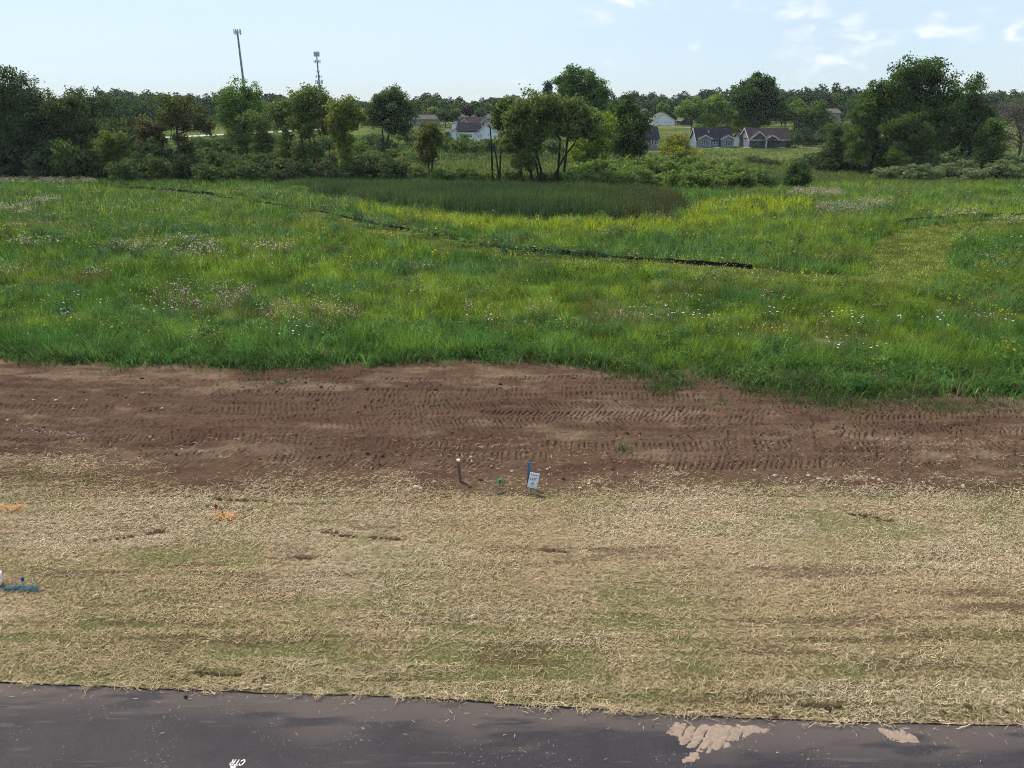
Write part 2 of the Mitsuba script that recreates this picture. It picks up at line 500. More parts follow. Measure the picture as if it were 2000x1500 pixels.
# ================================================================== THE SETTING
# ---- outlines read off the photo, on the ground in metres
ROAD_EDGE = np.array([gp(u, v)[:2] for u, v in [(-250, 1318), (0, 1332), (300, 1345), (500, 1352), (800, 1360), (1000, 1374), (1200, 1385), (1300, 1395), (1500, 1404), (1700, 1411), (2000, 1416), (2250, 1424)]])
STRAW_EDGE = np.array([gp(u, v)[:2] for u, v in [(-300, 890), (0, 893), (180, 896), (240, 915), (300, 934), (420, 938), (550, 932), (700, 944), (800, 938), (900, 936), (1000, 940), (1110, 958), (1200, 944), (1350, 928), (1500, 940), (1700, 948), (2000, 944), (2300, 944)]])
MEADOW_EDGE = np.array([gp(u, v)[:2] for u, v in [(-400, 690), (0, 703), (200, 716), (380, 717), (500, 722), (600, 716), (700, 712), (740, 722), (780, 712), (900, 706), (1100, 716), (1215, 730), (1300, 742), (1400, 738), (1540, 768), (1700, 776), (1850, 772), (2000, 780), (2400, 790)]])


def edge(E, x):
    return np.interp(x, E[:, 0], E[:, 1])


def soil_tracks(x, y):
    """bulldozer prints: pads and cleat grooves, later passes over earlier ones"""
    h = np.zeros_like(x)
    rg = np.random.default_rng(11)
    passes = []
    for v in (743, 754, 765, 777, 788, 799, 810, 822, 834, 846, 858, 871, 884, 898, 911):
        u, tilt = -260.0, rg.uniform(-14, 14) / 2000
        while u < 2250:
            L = rg.uniform(250, 900)
            passes.append((u, v + tilt * (u - 1000) + rg.uniform(-3, 3), u + L, v + tilt * (u + L - 1000) + rg.uniform(-4, 4), rg.uniform(.22, .29), rg.choice([-.5, .45, .2, 0, -.25]), rg.uniform(.018, .038)))
            u += L + rg.uniform(-60, 120)
    passes = [passes[i] for i in rg.permutation(len(passes))]
    for u0, v0, u1, v1, d in [(380, 838, 760, 812, .03), (420, 806, 1250, 794, .038), (560, 836, 1240, 828, .042), (745, 902, 860, 878, .034), (300, 858, 410, 840, .034), (1330, 836, 1450, 846, .022), (1160, 802, 1520, 808, .03)]:
        passes.append((u0, v0, u1, v1, .29, .35 if u0 < 1100 else -.4, d))
    for _ in range(26):   # short passes up and down the slope: cleats lie across the picture
        u0, v0 = rg.uniform(-50, 2050), rg.uniform(770, 920)
        passes.append((u0, v0, u0 + rg.uniform(-25, 25), v0 - rg.uniform(25, 55), 0.30, 0.0, 0.02))
    for u0, v0, u1, v1 in [(620, 770, 640, 718), (700, 775, 730, 716), (850, 780, 860, 716), (930, 778, 935, 718), (700, 905, 720, 850), (760, 905, 790, 870), (640, 905, 640, 845), (1450, 900, 1440, 830), (1560, 905, 1560, 840), (1620, 880, 1600, 810), (1790, 930, 1770, 850), (1740, 920, 1720, 840)]:
        passes.append((u0, v0, u1, v1, 0.33, 0.0, 0.028))
    for u0, v0, u1, v1, hw, skew, dep in passes:
        a, b = gp(u0, v0)[:2], gp(u1, v1)[:2]
        L = np.linalg.norm(b - a)
        t = (b - a) / L
        s = (x - a[0]) * t[0] + (y - a[1]) * t[1]
        q = -(x - a[0]) * t[1] + (y - a[1]) * t[0] + 0.10 * np.sin(s * 0.55 + u0)
        w = (s > -.3) & (s < L + .3) & (np.abs(q) < hw + .35)
        s, q, X, Y = s[w], q[w], x[w], y[w]
        m = sstep(0, .12, s) * (1 - sstep(L - .12, L, s)) * (1 - sstep(hw - .05, hw, np.abs(q)))
        ph = ((s + skew * q + .03 * np.sin(s * 9)) / 0.185) % 1.0
        groove = np.exp(-((ph - .5) / 0.17) ** 2)
        split = 0.5 * np.exp(-(q / .035) ** 2)
        prof = dep * 1.75 * (.35 - 1.25 * np.maximum(groove, split)) - 0.02
        berm = 0.02 * np.exp(-((np.abs(q) - hw - .06) / .07) ** 2) * sstep(-.1, .2, s) * (1 - sstep(L - .2, L + .1, s)) * (0.4 + meshkit.noise(np.stack([X * 7, Y * 7, X * 0], -1)))
        wear = sstep(.20, .46, meshkit.fbm(np.stack([X * .8, Y * .9, X * 0 + u0], -1), 2))
        h[w] = h[w] * (1 - m * wear) + prof * m * wear + berm
    return h


def soil_h(x, y):
    x, y = np.asarray(x, float), np.asarray(y, float)
    q = np.stack([x, y, x * 0], -1)
    ym = edge(STRAW_EDGE, x)
    inb = sstep(-.6, .5, y - ym)
    yr = edge(ROAD_EDGE, x)
    base = 0.022 + 0.038 * sstep(.05, .7, y - yr) + 0.10 * (meshkit.fbm(q * .35, 3) - .5) * sstep(0, 1.5, y - yr)
    ridges = 0.07 * (meshkit.fbm(np.stack([x * .14, y * 1.25, x * 0 + 4], -1), 3) - .5) * (0.45 + .55 * inb)
    clod = (0.06 * (meshkit.fbm(q * 4.5, 4) - .5)) * (0.35 + .65 * inb)
    return base + ridges + clod


def frustum_grid(ys, n):
    half = (ys * math.cos(PITCH) + CAM_H * math.sin(PITCH)) * 1000 / FPX * 1.05 + 1.0
    return half[:, None] * np.linspace(-1, 1, n)[None, :], np.repeat(ys[:, None], n, 1)


GX, GY = frustum_grid(np.arange(8.6, 17.35, .085), 420)
GY = np.maximum(GY, edge(ROAD_EDGE, GX) - 0.02 + 0.05 * (meshkit.fbm(np.stack([GX * 3, GX * 0, GX * 0], -1), 3) - .5))
vv, vf_ = grid_mesh(GX, GY, soil_h(GX, GY) - .015 * sstep(17.0, 17.3, GY))
vf_ = vf_[np.ptp(vv[vf_][:, :, 1], axis=1) > 1e-6]
GX, GY = frustum_grid(np.concatenate([np.arange(17.2, 28.6, .056), np.arange(28.6, 31.5, .2)]), 1040)
sv, sf = grid_mesh(GX, GY, soil_h(GX, GY) + soil_tracks(GX, GY) * sstep(-.4, .3, GY - edge(STRAW_EDGE, GX)))


def soil_colour(p, n, uv):
    big = fbm(p.x * .22, p.y * .55, 0.0, 4)
    mid = fbm(p.x * 1.1, p.y * 2.3, 5.0, 4)
    fine = fbm(p.x * 11, p.y * 11, 2.0, 3)
    dry = smoothstep(.50, .72, .55 * big + .45 * mid + .10 * smoothstep(24.5, 27.0, p.y + 1.2 * (big - .5)))
    c = mix((0.090, 0.060, 0.044), (0.148, 0.108, 0.080), dry)
    c = mix(c, (0.066, 0.040, 0.031), smoothstep(.56, .70, fbm(p.x * .3 + 9, p.y * 1.3, 1.0, 3)) * .75)
    c = mix(c, (0.13, 0.10, 0.06), 0.15 * smoothstep(.6, .7, fbm(p.x * .7, p.y * .9, 8.0, 3)))
    return c * (0.72 + .56 * fine)


def verge_colour(p, n, uv):
    chaff = fbm(p.x * 26, p.y * 26, 2.0, 3)
    bare = smoothstep(.54, .68, fbm(p.x * .4, p.y * 3.2, 8.0, 4))
    green = smoothstep(.50, .66, fbm(p.x * .4, p.y * .7, 3.0, 4))
    c = mix((0.125, 0.094, 0.060), (0.31, 0.245, 0.163), smoothstep(.35, .65, chaff))
    c = mix(c, (0.105, 0.122, 0.045), .6 * green)
    return mix(c, mix((0.07, 0.045, 0.034), (0.13, 0.09, 0.066), chaff), .8 * bare)


scene['verge_material'] = {'type': 'twosided', 'bsdf': {'type': 'bumpmap', 'arbitrary': proc(lambda p, n, uv: 0.03 * fbm(p.x * 22, p.y * 22, 0.0, 3), 4e-3), 'bsdf': {'type': 'diffuse', 'reflectance': proc(verge_colour)}}}
scene['soil_material'] = {'type': 'twosided', 'bsdf': {'type': 'bumpmap', 'arbitrary': proc(lambda p, n, uv: 0.03 * fbm(p.x * 14, p.y * 14, 0.0, 3), 4e-3), 'bsdf': {'type': 'diffuse', 'reflectance': proc(soil_colour)}}}
struct('bare_soil', (sv, sf), 'soil_material', 'strip of bare brown soil with track prints')
struct('verge', (vv, vf_), 'verge_material', 'seeded verge under the straw beside the road')

# ---- the ground out to the horizon
gy = np.concatenate([[-60, -20, 0], np.arange(5, 120, 2.5), np.arange(120, 420, 6), np.geomspace(430, 4200, 22)])
gx = np.concatenate([-np.geomspace(4000, 130, 20), np.arange(-120, 121, 6), np.geomspace(130, 4000, 20)])
TX, TY = np.meshgrid(gx, gy)
TZ = terrain(TX, TY) - 0.16 * (1 - sstep(27, 33, TY)) * sstep(-10, 5, TY) - 0.16 * (TY < 0)


def ground_colour(p, n, uv):
    a = fbm(p.x * .06, p.y * .05, 0.0, 4)
    b = fbm(p.x * .5, p.y * .3, 3.0, 4)
    g = mix((0.030, 0.042, 0.014), (0.062, 0.078, 0.022), smoothstep(.35, .65, .5 * a + .5 * b))
    far = mix((0.050, 0.082, 0.028), (0.105, 0.135, 0.042), smoothstep(.38, .62, .6 * a + .4 * b))
    far = mix(far, (0.15, 0.145, 0.07), .5 * smoothstep(.56, .7, fbm(p.x * .025, p.y * .07, 6.0, 3)))
    g = mix(g, far, smoothstep(95, 125, p.y))
    return mix((0.10, 0.065, 0.048), g, smoothstep(28, 31, p.y)) * (.75 + .5 * fbm(p.x * 3, p.y * 3, 1.0, 3))


scene['ground_material'] = {'type': 'twosided', 'bsdf': {'type': 'diffuse', 'reflectance': proc(ground_colour)}}
struct('ground', grid_mesh(TX, TY, TZ), 'ground_material', 'green meadow and marsh ground running to the horizon')

# ---- road
rx = np.linspace(-16, 16, 120)
ry = np.linspace(0, 1, 30)
RX = np.repeat(rx[None, :], 30, 0)
RY = -6 + (edge(ROAD_EDGE, RX) + .25 + 6) * ry[:, None]
RZ = 0.012 * np.sin(np.clip((RY + 6) / 15, 0, 1) * np.pi)
road_a, road_b = map(float, np.polyfit(ROAD_EDGE[1:-1, 0], ROAD_EDGE[1:-1, 1], 1))


def road_colour(p, n, uv):
    d = (road_a * p.x + road_b) - p.y          # metres from the edge
    grit = fbm(p.x * 55, p.y * 55, 0.0, 2)
    blot = fbm(p.x * .7, p.y * 1.4, 2.0, 4)
    c = mix((0.023, 0.023, 0.031), (0.031, 0.030, 0.038), smoothstep(.35, .65, blot)) * (.7 + .6 * grit)
    drift = fbm(p.x * .9, p.y * 5 - p.x * .3, 7.0, 4)
    dust = smoothstep(.36, .62, drift + .20 * smoothstep(.65, .05, d)) * smoothstep(1.15, .1, d + .7 * (fbm(p.x * .6, 0.0, 3.0, 2) - .5))
    c = mix(c, (0.15, 0.12, 0.11), .42 * dust)
    streak = smoothstep(.66, .72, fbm(p.x * 1.6, p.y * 26, 1.0, 3)) * smoothstep(.5, .62, fbm(p.x * .8, p.y * 1.5, 4.0, 3))
    c = mix(c, (0.11, 0.095, 0.09), .35 * streak)
    speck = smoothstep(.89, .94, noise(p.x * 42, p.y * 42, 5.0)) * smoothstep(.52, .66, fbm(p.x * 1.2, p.y * 1.7, 9.0, 3))
    return mix(c, (0.26, 0.22, 0.19), .8 * speck)


scene['road_material'] = {'type': 'twosided', 'bsdf': {'type': 'bumpmap', 'arbitrary': proc(lambda p, n, uv: 0.006 * fbm(p.x * 70, p.y * 70, 0.0, 2), 2e-3),
                          'bsdf': {'type': 'principled', 'base_color': proc(road_colour), 'roughness': 0.75, 'specular': 0.3}}}
struct('road', grid_mesh(RX, RY, RZ), 'road_material', 'dark new asphalt road along the near edge')

# ---- sand washed and driven onto the road: a thin heap with tyre grooves
def sand_heap(pts, n, hgt, groove, seed):
    P = gpoly(pts)
    x0, y0, x1, y1 = P.buffer(.05).bounds
    X, Y = np.meshgrid(np.linspace(x0, x1, n), np.linspace(y0, y1, n))
    g = shapely.points(np.stack([X.ravel(), Y.ravel()], 1))
    d = np.where(shapely.contains(P, g), shapely.distance(P.exterior, g), -shapely.distance(P.exterior, g)).reshape(X.shape)
    q = np.stack([X * 7, Y * 12, X * 0 + seed], -1)
    h = hgt * (np.clip(d / .10, -1, 1) - .35 + 2.6 * (meshkit.fbm(q * 1.5, 5) - .5))
    if groove:
        h -= hgt * 1.5 * np.exp(-((((X * .92 - Y * .75 + .10 * meshkit.fbm(q * .4, 2)) / .19) % 1 - .5) / .12) ** 2) * sstep(.46, .6, meshkit.noise(np.stack([X * 2.6, Y * 2.6, X * 0 + 3], -1)))
    return grid_mesh(X, Y, h + .006)


flat('sand', (0.26, 0.205, 0.172), 0.95, 0.05, grain=0.3, scale=30)
stuff('spilled_sand', cat(sand_heap([(1306, 1426), (1320, 1415), (1368, 1418), (1420, 1420), (1466, 1418), (1500, 1424), (1440, 1437), (1426, 1452), (1394, 1467), (1360, 1463), (1334, 1450)], 110, .009, True, 0),
      sand_heap([(1722, 1426), (1745, 1433), (1780, 1442), (1788, 1446), (1760, 1441), (1735, 1434)], 70, .005, False, 5),
      sand_heap([(1338, 1486), (1352, 1474), (1360, 1478), (1350, 1488)], 30, .008, False, 8)), 'sand',
      'pale pink sand spilled across the asphalt with tyre grooves', 'sand', smooth=True)

# ---- far pavements
def strip(name, pts, width, mat, label, lift=.05):
    c = curve([gp(u, v) for u, v in pts], 6)
    t = np.gradient(c[:, :2], axis=0)
    t = unit(t)
    nrm = np.stack([-t[:, 1], t[:, 0]], 1)
    L, R = c[:, :2] + nrm * width / 2, c[:, :2] - nrm * width / 2
    X, Y = np.stack([L[:, 0], R[:, 0]]), np.stack([L[:, 1], R[:, 1]])
    struct(name, grid_mesh(X, Y, terrain(X, Y) + lift), mat, label)


strip('far_road', [(-60, 286), (90, 276), (200, 272), (290, 270), (345, 268), (420, 264), (540, 258), (640, 252)], 5.5, 'concrete', 'pale road behind the left trees', .12)
strip('gravel_patch', [(1312, 248), (1345, 249), (1400, 251)], 5.0, 'sand', 'bare tan ground beside the brown shed', .08)
strip('walkway', [(1548, 287), (1590, 289), (1625, 291)], 3.0, 'concrete', 'pale path running right from the brown roofed gray house', .08)
strip('driveway', [(858, 241), (885, 240)], 4.0, 'concrete', 'short pale drive beside the long gray house', .08)

# ================================================================== MEADOW
FENCE_A = [(205, 366), (330, 374), (450, 388), (540, 401), (600, 409), (680, 428), (740, 441), (840, 459), (930, 478), (1020, 491), (1120, 499), (1200, 505), (1270, 510), (1350, 517), (1440, 523), (1482, 527)]
FENCE_B = [(1725, 446), (1760, 438), (1800, 432), (1850, 428), (1920, 425), (2000, 423), (2120, 420)]
CATTAIL = gpoly([(540, 366), (620, 385), (700, 398), (780, 409), (900, 424), (1000, 429), (1200, 432), (1310, 426), (1346, 412), (1352, 398), (1310, 386), (1180, 378), (1000, 374), (800, 372), (640, 367)])
LANE = gpoly([(1690, 548), (1696, 505), (1712, 472), (1760, 450), (1850, 437), (1950, 431), (2060, 428), (2060, 446), (1945, 452), (1890, 462), (1858, 482), (1850, 515), (1852, 540), (1800, 562), (1720, 565)])
FOOT = LineString([gp(u, v + 10)[:2] for u, v in FENCE_A[4:]]).buffer(2.0).union(LineString([gp(u, v)[:2] for u, v in [(1480, 538), (1600, 545), (1700, 548)]]).buffer(1.2))
YELLOW = gpoly([(600, 388), (760, 412), (900, 428), (1100, 436), (1330, 432), (1370, 400), (1460, 388), (1570, 392), (1590, 412), (1500, 425), (1330, 448), (1100, 452), (900, 446), (740, 424)])
OLDFLOWER = [gpoly(p) for p in [
    [(300, 585), (380, 574), (470, 574), (500, 590), (480, 606), (430, 628), (380, 628), (330, 610)],
    [(235, 600), (262, 594), (270, 606), (245, 612)], [(480, 488), (560, 490), (575, 500), (500, 505)], [(345, 500), (420, 488), (440, 512), (370, 520)],
    [(30, 482), (110, 486), (105, 494), (40, 492)], [(560, 610), (640, 625), (700, 640), (560, 645), (500, 628)], [(380, 672), (470, 672), (480, 690), (400, 702)],
    [(1030, 612), (1080, 616), (1080, 634), (1045, 634)], [(910, 615), (980, 620), (960, 634), (915, 630)], [(820, 680), (870, 674), (865, 690), (825, 694)],
    [(1150, 638), (1250, 634), (1250, 646), (1160, 648)], [(1600, 412), (1690, 400), (1740, 408), (1660, 424), (1605, 424)], [(1560, 378), (1640, 380), (1630, 392), (1540, 390)],
    [(60, 400), (110, 396), (112, 404), (62, 406)], [(0, 412), (60, 412), (70, 430), (0, 432)], [(160, 545), (200, 540), (205, 556), (165, 560)], [(230, 488), (320, 492), (310, 505), (240, 503)],
    [(340, 478), (380, 476), (380, 485), (340, 486)], [(0, 352), (180, 356), (190, 366), (0, 364)], [(1900, 640), (1960, 636), (1960, 644), (1900, 648)], [(20, 540), (50, 536), (52, 552), (20, 556)],
    [(1480, 600), (1520, 598), (1520, 606), (1480, 608)], [(800, 532), (850, 528), (850, 536), (800, 540)], [(1940, 440), (1990, 436), (1990, 446), (1940, 450)], [(1820, 430), (1900, 422), (1900, 432), (1825, 438)]]]


FENCE_CLEAR = LineString([gp(u, v)[:2] for u, v in FENCE_A[:6]]).buffer(2.6)


def inside(P, x, y):
    return shapely.contains_xy(P, x, y)


def scatter(n, y0, y1, rg, pw=1.0, marg=1.08):
    """points over the ground seen from the road, between distances y0 and y1"""
    y = y0 + (y1 - y0) * rg.random(int(n)) ** pw
    half = (y * math.cos(PITCH) + CAM_H * math.sin(PITCH)) * 1000 / FPX * marg + 1.5
    return rg.uniform(-1, 1, len(y)) * half, y


def meadow_tone(x, y, rg):
    q = lambda s, t, o: np.stack([x * s, y * t, x * 0 + o], -1)
    a = meshkit.fbm(q(.09, .13, 0), 4, 3)
    b = meshkit.fbm(q(.35, .45, 2), 3, 5)
    w = sstep(.38, .62, .55 * a + .45 * b)[:, None]
    c = np.array([.058, .108, .026]) * (1 - w) + np.array([.128, .168, .030]) * w
    k = sstep(.56, .68, meshkit.fbm(q(.16, .28, 9), 3, 8))[:, None]
    c = c * (1 - .75 * k) + np.array([.066, .118, .050]) * .75 * k
    k = sstep(.60, .72, meshkit.fbm(q(.22, .5, 12), 3, 18))[:, None]
    c = c * (1 - .6 * k) + np.array([.135, .125, .055]) * .6 * k
    return c


grass, lush, low = Soup(), Soup(), Soup()
rg = np.random.default_rng(21)
for n, y0, y1, pw, w0, h0 in [(330e3, 27.0, 44, 1.0, .024, .42), (240e3, 44, 72, 1.0, .042, .48), (160e3, 72, 118, 1.0, .085, .55)]:
    x, y = scatter(n, y0, y1, rg, pw)
    ye = edge(MEADOW_EDGE, x)
    jag = .5 * (meshkit.fbm(np.stack([x * 1.6, y * 1.6, x * 0], -1), 3) - .5)
    ok = (y > ye + .35 + jag) & ~inside(CATTAIL, x, y)
    short = inside(LANE, x, y) | inside(FOOT, x, y)
    clear = inside(FENCE_CLEAR, x, y)
    clear, x, y, ye, short = clear[ok], x[ok], y[ok], ye[ok], short[ok]
    c = meadow_tone(x, y, rg)
    yl = inside(YELLOW, x, y)
    c = np.where(yl[:, None] & (rg.random(len(x)) < .75)[:, None], np.array([.21, .225, .022]), c)
    c = np.where(short[:, None], np.array([.150, .165, .048]) * (0.8 + .5 * meshkit.fbm(np.stack([x * .4, y * .6, x * 0], -1), 3)[:, None]), c)
    nearedge = 1 - sstep(1.8, 5.0, y - ye)
    nearedge = nearedge * (0.55 + .45 * sstep(.35, .55, meshkit.fbm(np.stack([x * .3, y * .4, x * 0 + 7], -1), 3)))
    c = c * (1 - .6 * nearedge[:, None]) + np.array([.056, .120, .032]) * .6 * nearedge[:, None]
    shaded_left = (1 - sstep(-30, -8, x)) * sstep(50, 85, y)  # far left grass darkened: its shade is put into the blade colour
    c = c * (1 - .35 * shaded_left[:, None]) + np.array([.05, .085, .034]) * .35 * shaded_left[:, None]
    lump = meshkit.fbm(np.stack([x * 1.3, y * 1.5, x * 0 + 5], -1), 4, 12)
    h = h0 * rg.uniform(.5, 1.2, len(x)) * (.12 + 1.9 * sstep(.25, .75, lump)) * (1 + .4 * nearedge)
    cl_ = meshkit.fbm(np.stack([x * 1.1, y * 1.2, x * 0 + 15], -1), 3, 19)
    c = c * (.74 + .5 * sstep(.3, .7, cl_))[:, None]
    h = np.where(clear, h * .35, h)
    h = np.where(short, .12 * rg.uniform(.5, 1.3, len(x)), h)
    w = w0 * rg.uniform(.6, 1.3, len(x))
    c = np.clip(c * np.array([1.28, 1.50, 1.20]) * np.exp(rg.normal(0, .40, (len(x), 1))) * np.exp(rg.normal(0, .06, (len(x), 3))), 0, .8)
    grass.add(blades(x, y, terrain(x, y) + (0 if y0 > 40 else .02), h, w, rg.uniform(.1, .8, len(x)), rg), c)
grass.stuff('meadow_grass', 'uneven green meadow grass between the bare soil and the trees', 'grass')

# lush edge: arching blades in tufts
tx, ty = [], []
for _ in range(2100):
    x = rg.uniform(-34, 34)
    e = float(edge(MEADOW_EDGE, x))
    tx.append(x)
    ty.append(e + rg.uniform(0, 1) ** 1.4 * 5.5 + .15)
tx, ty = np.array(tx), np.array(ty)
k = rg.poisson(34, len(tx))
i = np.repeat(np.arange(len(tx)), k)
r = rg.uniform(.12, .5, len(tx))[i]
x, y = tx[i] + rg.normal(0, 1, len(i)) * r, ty[i] + rg.normal(0, 1, len(i)) * r
tone = jitter((.080, .150, .044), len(tx), rg, .32, .10)[i]
h = rg.uniform(.25, .62, len(tx))[i] * rg.uniform(.5, 1.1, len(i))
lush.add(bent_blades(x, y, .02 + 0 * x, h, rg.uniform(.02, .042, len(i)), rg.uniform(.35, 1.1, len(i)), rg), np.clip(tone * np.exp(rg.normal(0, .2, (len(i), 1))), 0, .8))
# sparse tufts on the soil beyond the edge, mostly to the right
for u, v, n, s in [(1300, 758, 260, .5), (1325, 752, 200, .35), (1460, 768, 90, .25), (1560, 775, 420, .75), (1600, 780, 420, .8), (1640, 785, 260, .5), (1690, 772, 200, .5), (1760, 780, 160, .5), (1800, 790, 120, .6),
                   (1840, 800, 90, .5), (1210, 735, 220, .5), (1405, 790, 40, .3), (1215, 880, 40, .12), (560, 748, 50, .25), (620, 722, 160, .5), (505, 735, 40, .3), (1440, 750, 100, .5), (1510, 755, 150, .6), (1900, 805, 60, .6), (90, 712, 90, .6), (250, 724, 60, .5),
                   (1285, 770, 60, .3), (1700, 800, 80, .6), (1950, 790, 140, .7), (870, 790, 25, .4), (975, 785, 25, .4)]:
    p = gp(u, v)
    x, y = p[0] + rg.normal(0, s, n), p[1] + rg.normal(0, s * .8, n)
    lush.add(bent_blades(x, y, soil_h(x, y), rg.uniform(.08, .32, n), rg.uniform(.015, .03, n), rg.uniform(.4, 1.2, n), rg), jitter((.06, .105, .035), n, rg, .25, .1))
for _ in range(420):
    x = rg.uniform(-34, 34)
    y = float(edge(MEADOW_EDGE, x)) + rg.uniform(.2, 5.5)
    R, H = rg.uniform(.28, .75), rg.uniform(.3, .75)
    m = int(110 + 90 * R)
    d = unit(rg.normal(size=(m, 3)))
    d[:, 2] = np.abs(d[:, 2])
    c = np.array([x, y, .05]) + d * np.array([R, R * .9, H]) * rg.uniform(.65, 1.1, (m, 1))
    lush.add(leaf_quads(c, .15, rg, .30, up=.8, nrm=d, bias=.6), np.clip(np.repeat(jitter((.070, .150, .042) if rg.random() < .7 else (.12, .21, .05), 1, rg, .22, .06), m, 0) * np.exp(rg.normal(0, .22, (m, 1))), 0, .8))
lush.stuff('lush_grass', 'tall dark green grass tufts along the edge of the bare soil', 'grass')

# rounded blue-green goldenrod clumps, and domes of weeds
dome = Soup()
n = 1500
x, y = scatter(n, 29, 104, rg, .8)
dens = meshkit.fbm(np.stack([x * .10, y * .12, x * 0 + 30], -1), 3, 41)
extra = (y > 62) & (x < -6) & (y < 84)
ok = ((dens > .50) | (rg.random(n) < .18) | extra) & (y > edge(MEADOW_EDGE, x) + 1.5) & ~inside(CATTAIL, x, y) & ~inside(LANE, x, y) & ~inside(FOOT, x, y) & ~inside(FENCE_CLEAR, x, y)
x, y = list(x[ok]), list(y[ok])
for u, v in [(345, 655), (230, 500), (790, 545), (780, 560), (1330, 620), (1290, 525), (880, 550), (480, 590), (1100, 570), (1880, 555), (1735, 420), (1740, 560), (1450, 520), (1540, 530), (700, 432), (1080, 470), (1200, 462), (1380, 470), (1500, 480)]:
    p = gp(u, v)
    x.append(p[0]), y.append(p[1])
for u, v in FENCE_A[4:12]:
    for _ in range(7):
        p = gp(u + rg.uniform(-45, 45), v + rg.uniform(1, 7))
        x.append(p[0]), y.append(p[1])
for px, py in zip(x, y):
    R = rg.uniform(.35, .85) * (1 + .004 * py)
    H = rg.uniform(.55, .95)
    m = int(105 + 50 * R) if py < 60 else int(66 + 24 * R)
    d = unit(rg.normal(size=(m, 3)))
    d[:, 2] = np.abs(d[:, 2])
    c = np.array([px, py, float(terrain(px, py)) + .08]) + d * np.array([R, R * .9, H]) * rg.uniform(.75, 1.05, (m, 1))
    col = jitter((.062, .132, .060) if rg.random() < .65 else (.13, .205, .05), 1, rg, .25, .06)
    dome.add(leaf_quads(c, (.12 if py < 50 else .19) * (1 + .003 * py), rg, .3, up=.6, nrm=d, bias=.8), np.clip(np.repeat(col, m, 0) * np.exp(rg.normal(0, .16, (m, 1))), 0, .8))
dome.stuff('weed_clumps', 'soft rounded blue green weed clumps spread through the meadow', 'weeds')

# faded flower heads in patches
old = Soup()
for P in OLDFLOWER:
    x0, y0, x1, y1 = P.bounds
    m = int(min(5200, P.area * (75 if y0 < 45 else 46)))
    x, y = rg.uniform(x0, x1, m), rg.uniform(y0, y1, m)
    pr = meshkit.fbm(np.stack([x * 1.3, y * 1.1, x * 0], -1), 3, 77)
    ok = inside(P.buffer(.5), x, y) & (pr > .44)
    x, y = x[ok], y[ok]
    m = len(x)
    z = terrain(x, y) + rg.uniform(.55, .95, m)
    col = jitter((.40, .355, .315), m, rg, .3, .06)
    old.add(leaf_quads(np.stack([x, y, z], 1), (.075 if y0 < 45 else .12), rg, .8, up=1.0), col)
    old.add(blades(x, y, terrain(x, y), z - terrain(x, y), .022 + 0 * x, .15 + 0 * x, rg), jitter((.13, .115, .07), m, rg, .2, .05))
x, y = scatter(26000, 30, 100, rg, .9)
pr = meshkit.fbm(np.stack([x * .22, y * .42, x * 0 + 40], -1), 4, 78) + .05 * (1 - sstep(-12, 6, x))
ok = (pr > .61) & (y > edge(MEADOW_EDGE, x) + 1.5) & ~inside(CATTAIL, x, y) & ~inside(LANE, x, y)
x, y = x[ok], y[ok]
z = terrain(x, y) + rg.uniform(.5, .9, len(x))
old.add(leaf_quads(np.stack([x, y, z], 1), .06 + .0008 * y, rg, .8, up=1.0), jitter((.34, .30, .25), len(x), rg, .35, .06))
old.stuff('faded_flowers', 'patches of faded grayish white flower heads in the meadow', 'flowers')

# yellow and white flowers
fl = Soup()
spots = [(700, 525, 26, 1.3), (560, 497, 16, 1.5), (620, 482, 14, 1.2), (730, 480, 12, 1.2), (860, 520, 14, .8), (975, 530, 14, .8), (40, 465, 12, 1), (235, 470, 12, 1), (400, 655, 10, .5), (145, 660, 8, .5), (1118, 665, 12, .5), (660, 555, 10, .9),
         (1000, 525, 8, .6), (1255, 540, 10, .6), (1540, 620, 10, .8), (1630, 630, 9, .7), (1350, 612, 8, .7), (1500, 680, 9, .6), (1960, 712, 16, .6), (1950, 640, 16, .9), (1900, 470, 14, 1.2), (1800, 428, 22, 2.4), (1880, 424, 20, 2.2), (1900, 540, 12, 1), (1440, 640, 8, .8), (180, 500, 10, 1),
         (1215, 606, 5, .5), (1275, 620, 5, .5), (1680, 470, 10, 1.), (300, 500, 9, 1.4), (1930, 560, 14, 1.2), (1560, 560, 8, .9), (1880, 620, 10, .8), (650, 600, 8, 1.)]
for u, v, m, s in spots:
    p = gp(u, v)
    m = int(m * 1.9)
    x, y = p[0] + rg.normal(0, s * .7, m), p[1] + rg.normal(0, s * .8, m)
    z = terrain(x, y) + rg.uniform(.7, 1.1, m)
    fl.add(leaf_quads(np.stack([x, y, z], 1), (.05 + .0008 * p[1]), rg, .9, up=.8), jitter((.62, .46, .02), m, rg, .15, .05))
x, y = scatter(700, 30, 100, rg)
ok = (y > edge(MEADOW_EDGE, x) + 2) & (meshkit.fbm(np.stack([x * .08, y * .08, x * 0], -1), 3, 51) > .5)
x, y = x[ok], y[ok]
fl.add(leaf_quads(np.stack([x, y, terrain(x, y) + rg.uniform(.7, 1.05, len(x))], 1), (.045 + .0008 * y), rg, .9, up=.8), jitter((.55, .43, .03), len(x), rg, .2, .05))
fl.stuff('yellow_flowers', 'small yellow wildflowers dotted through the meadow', 'flowers')
wf = Soup()
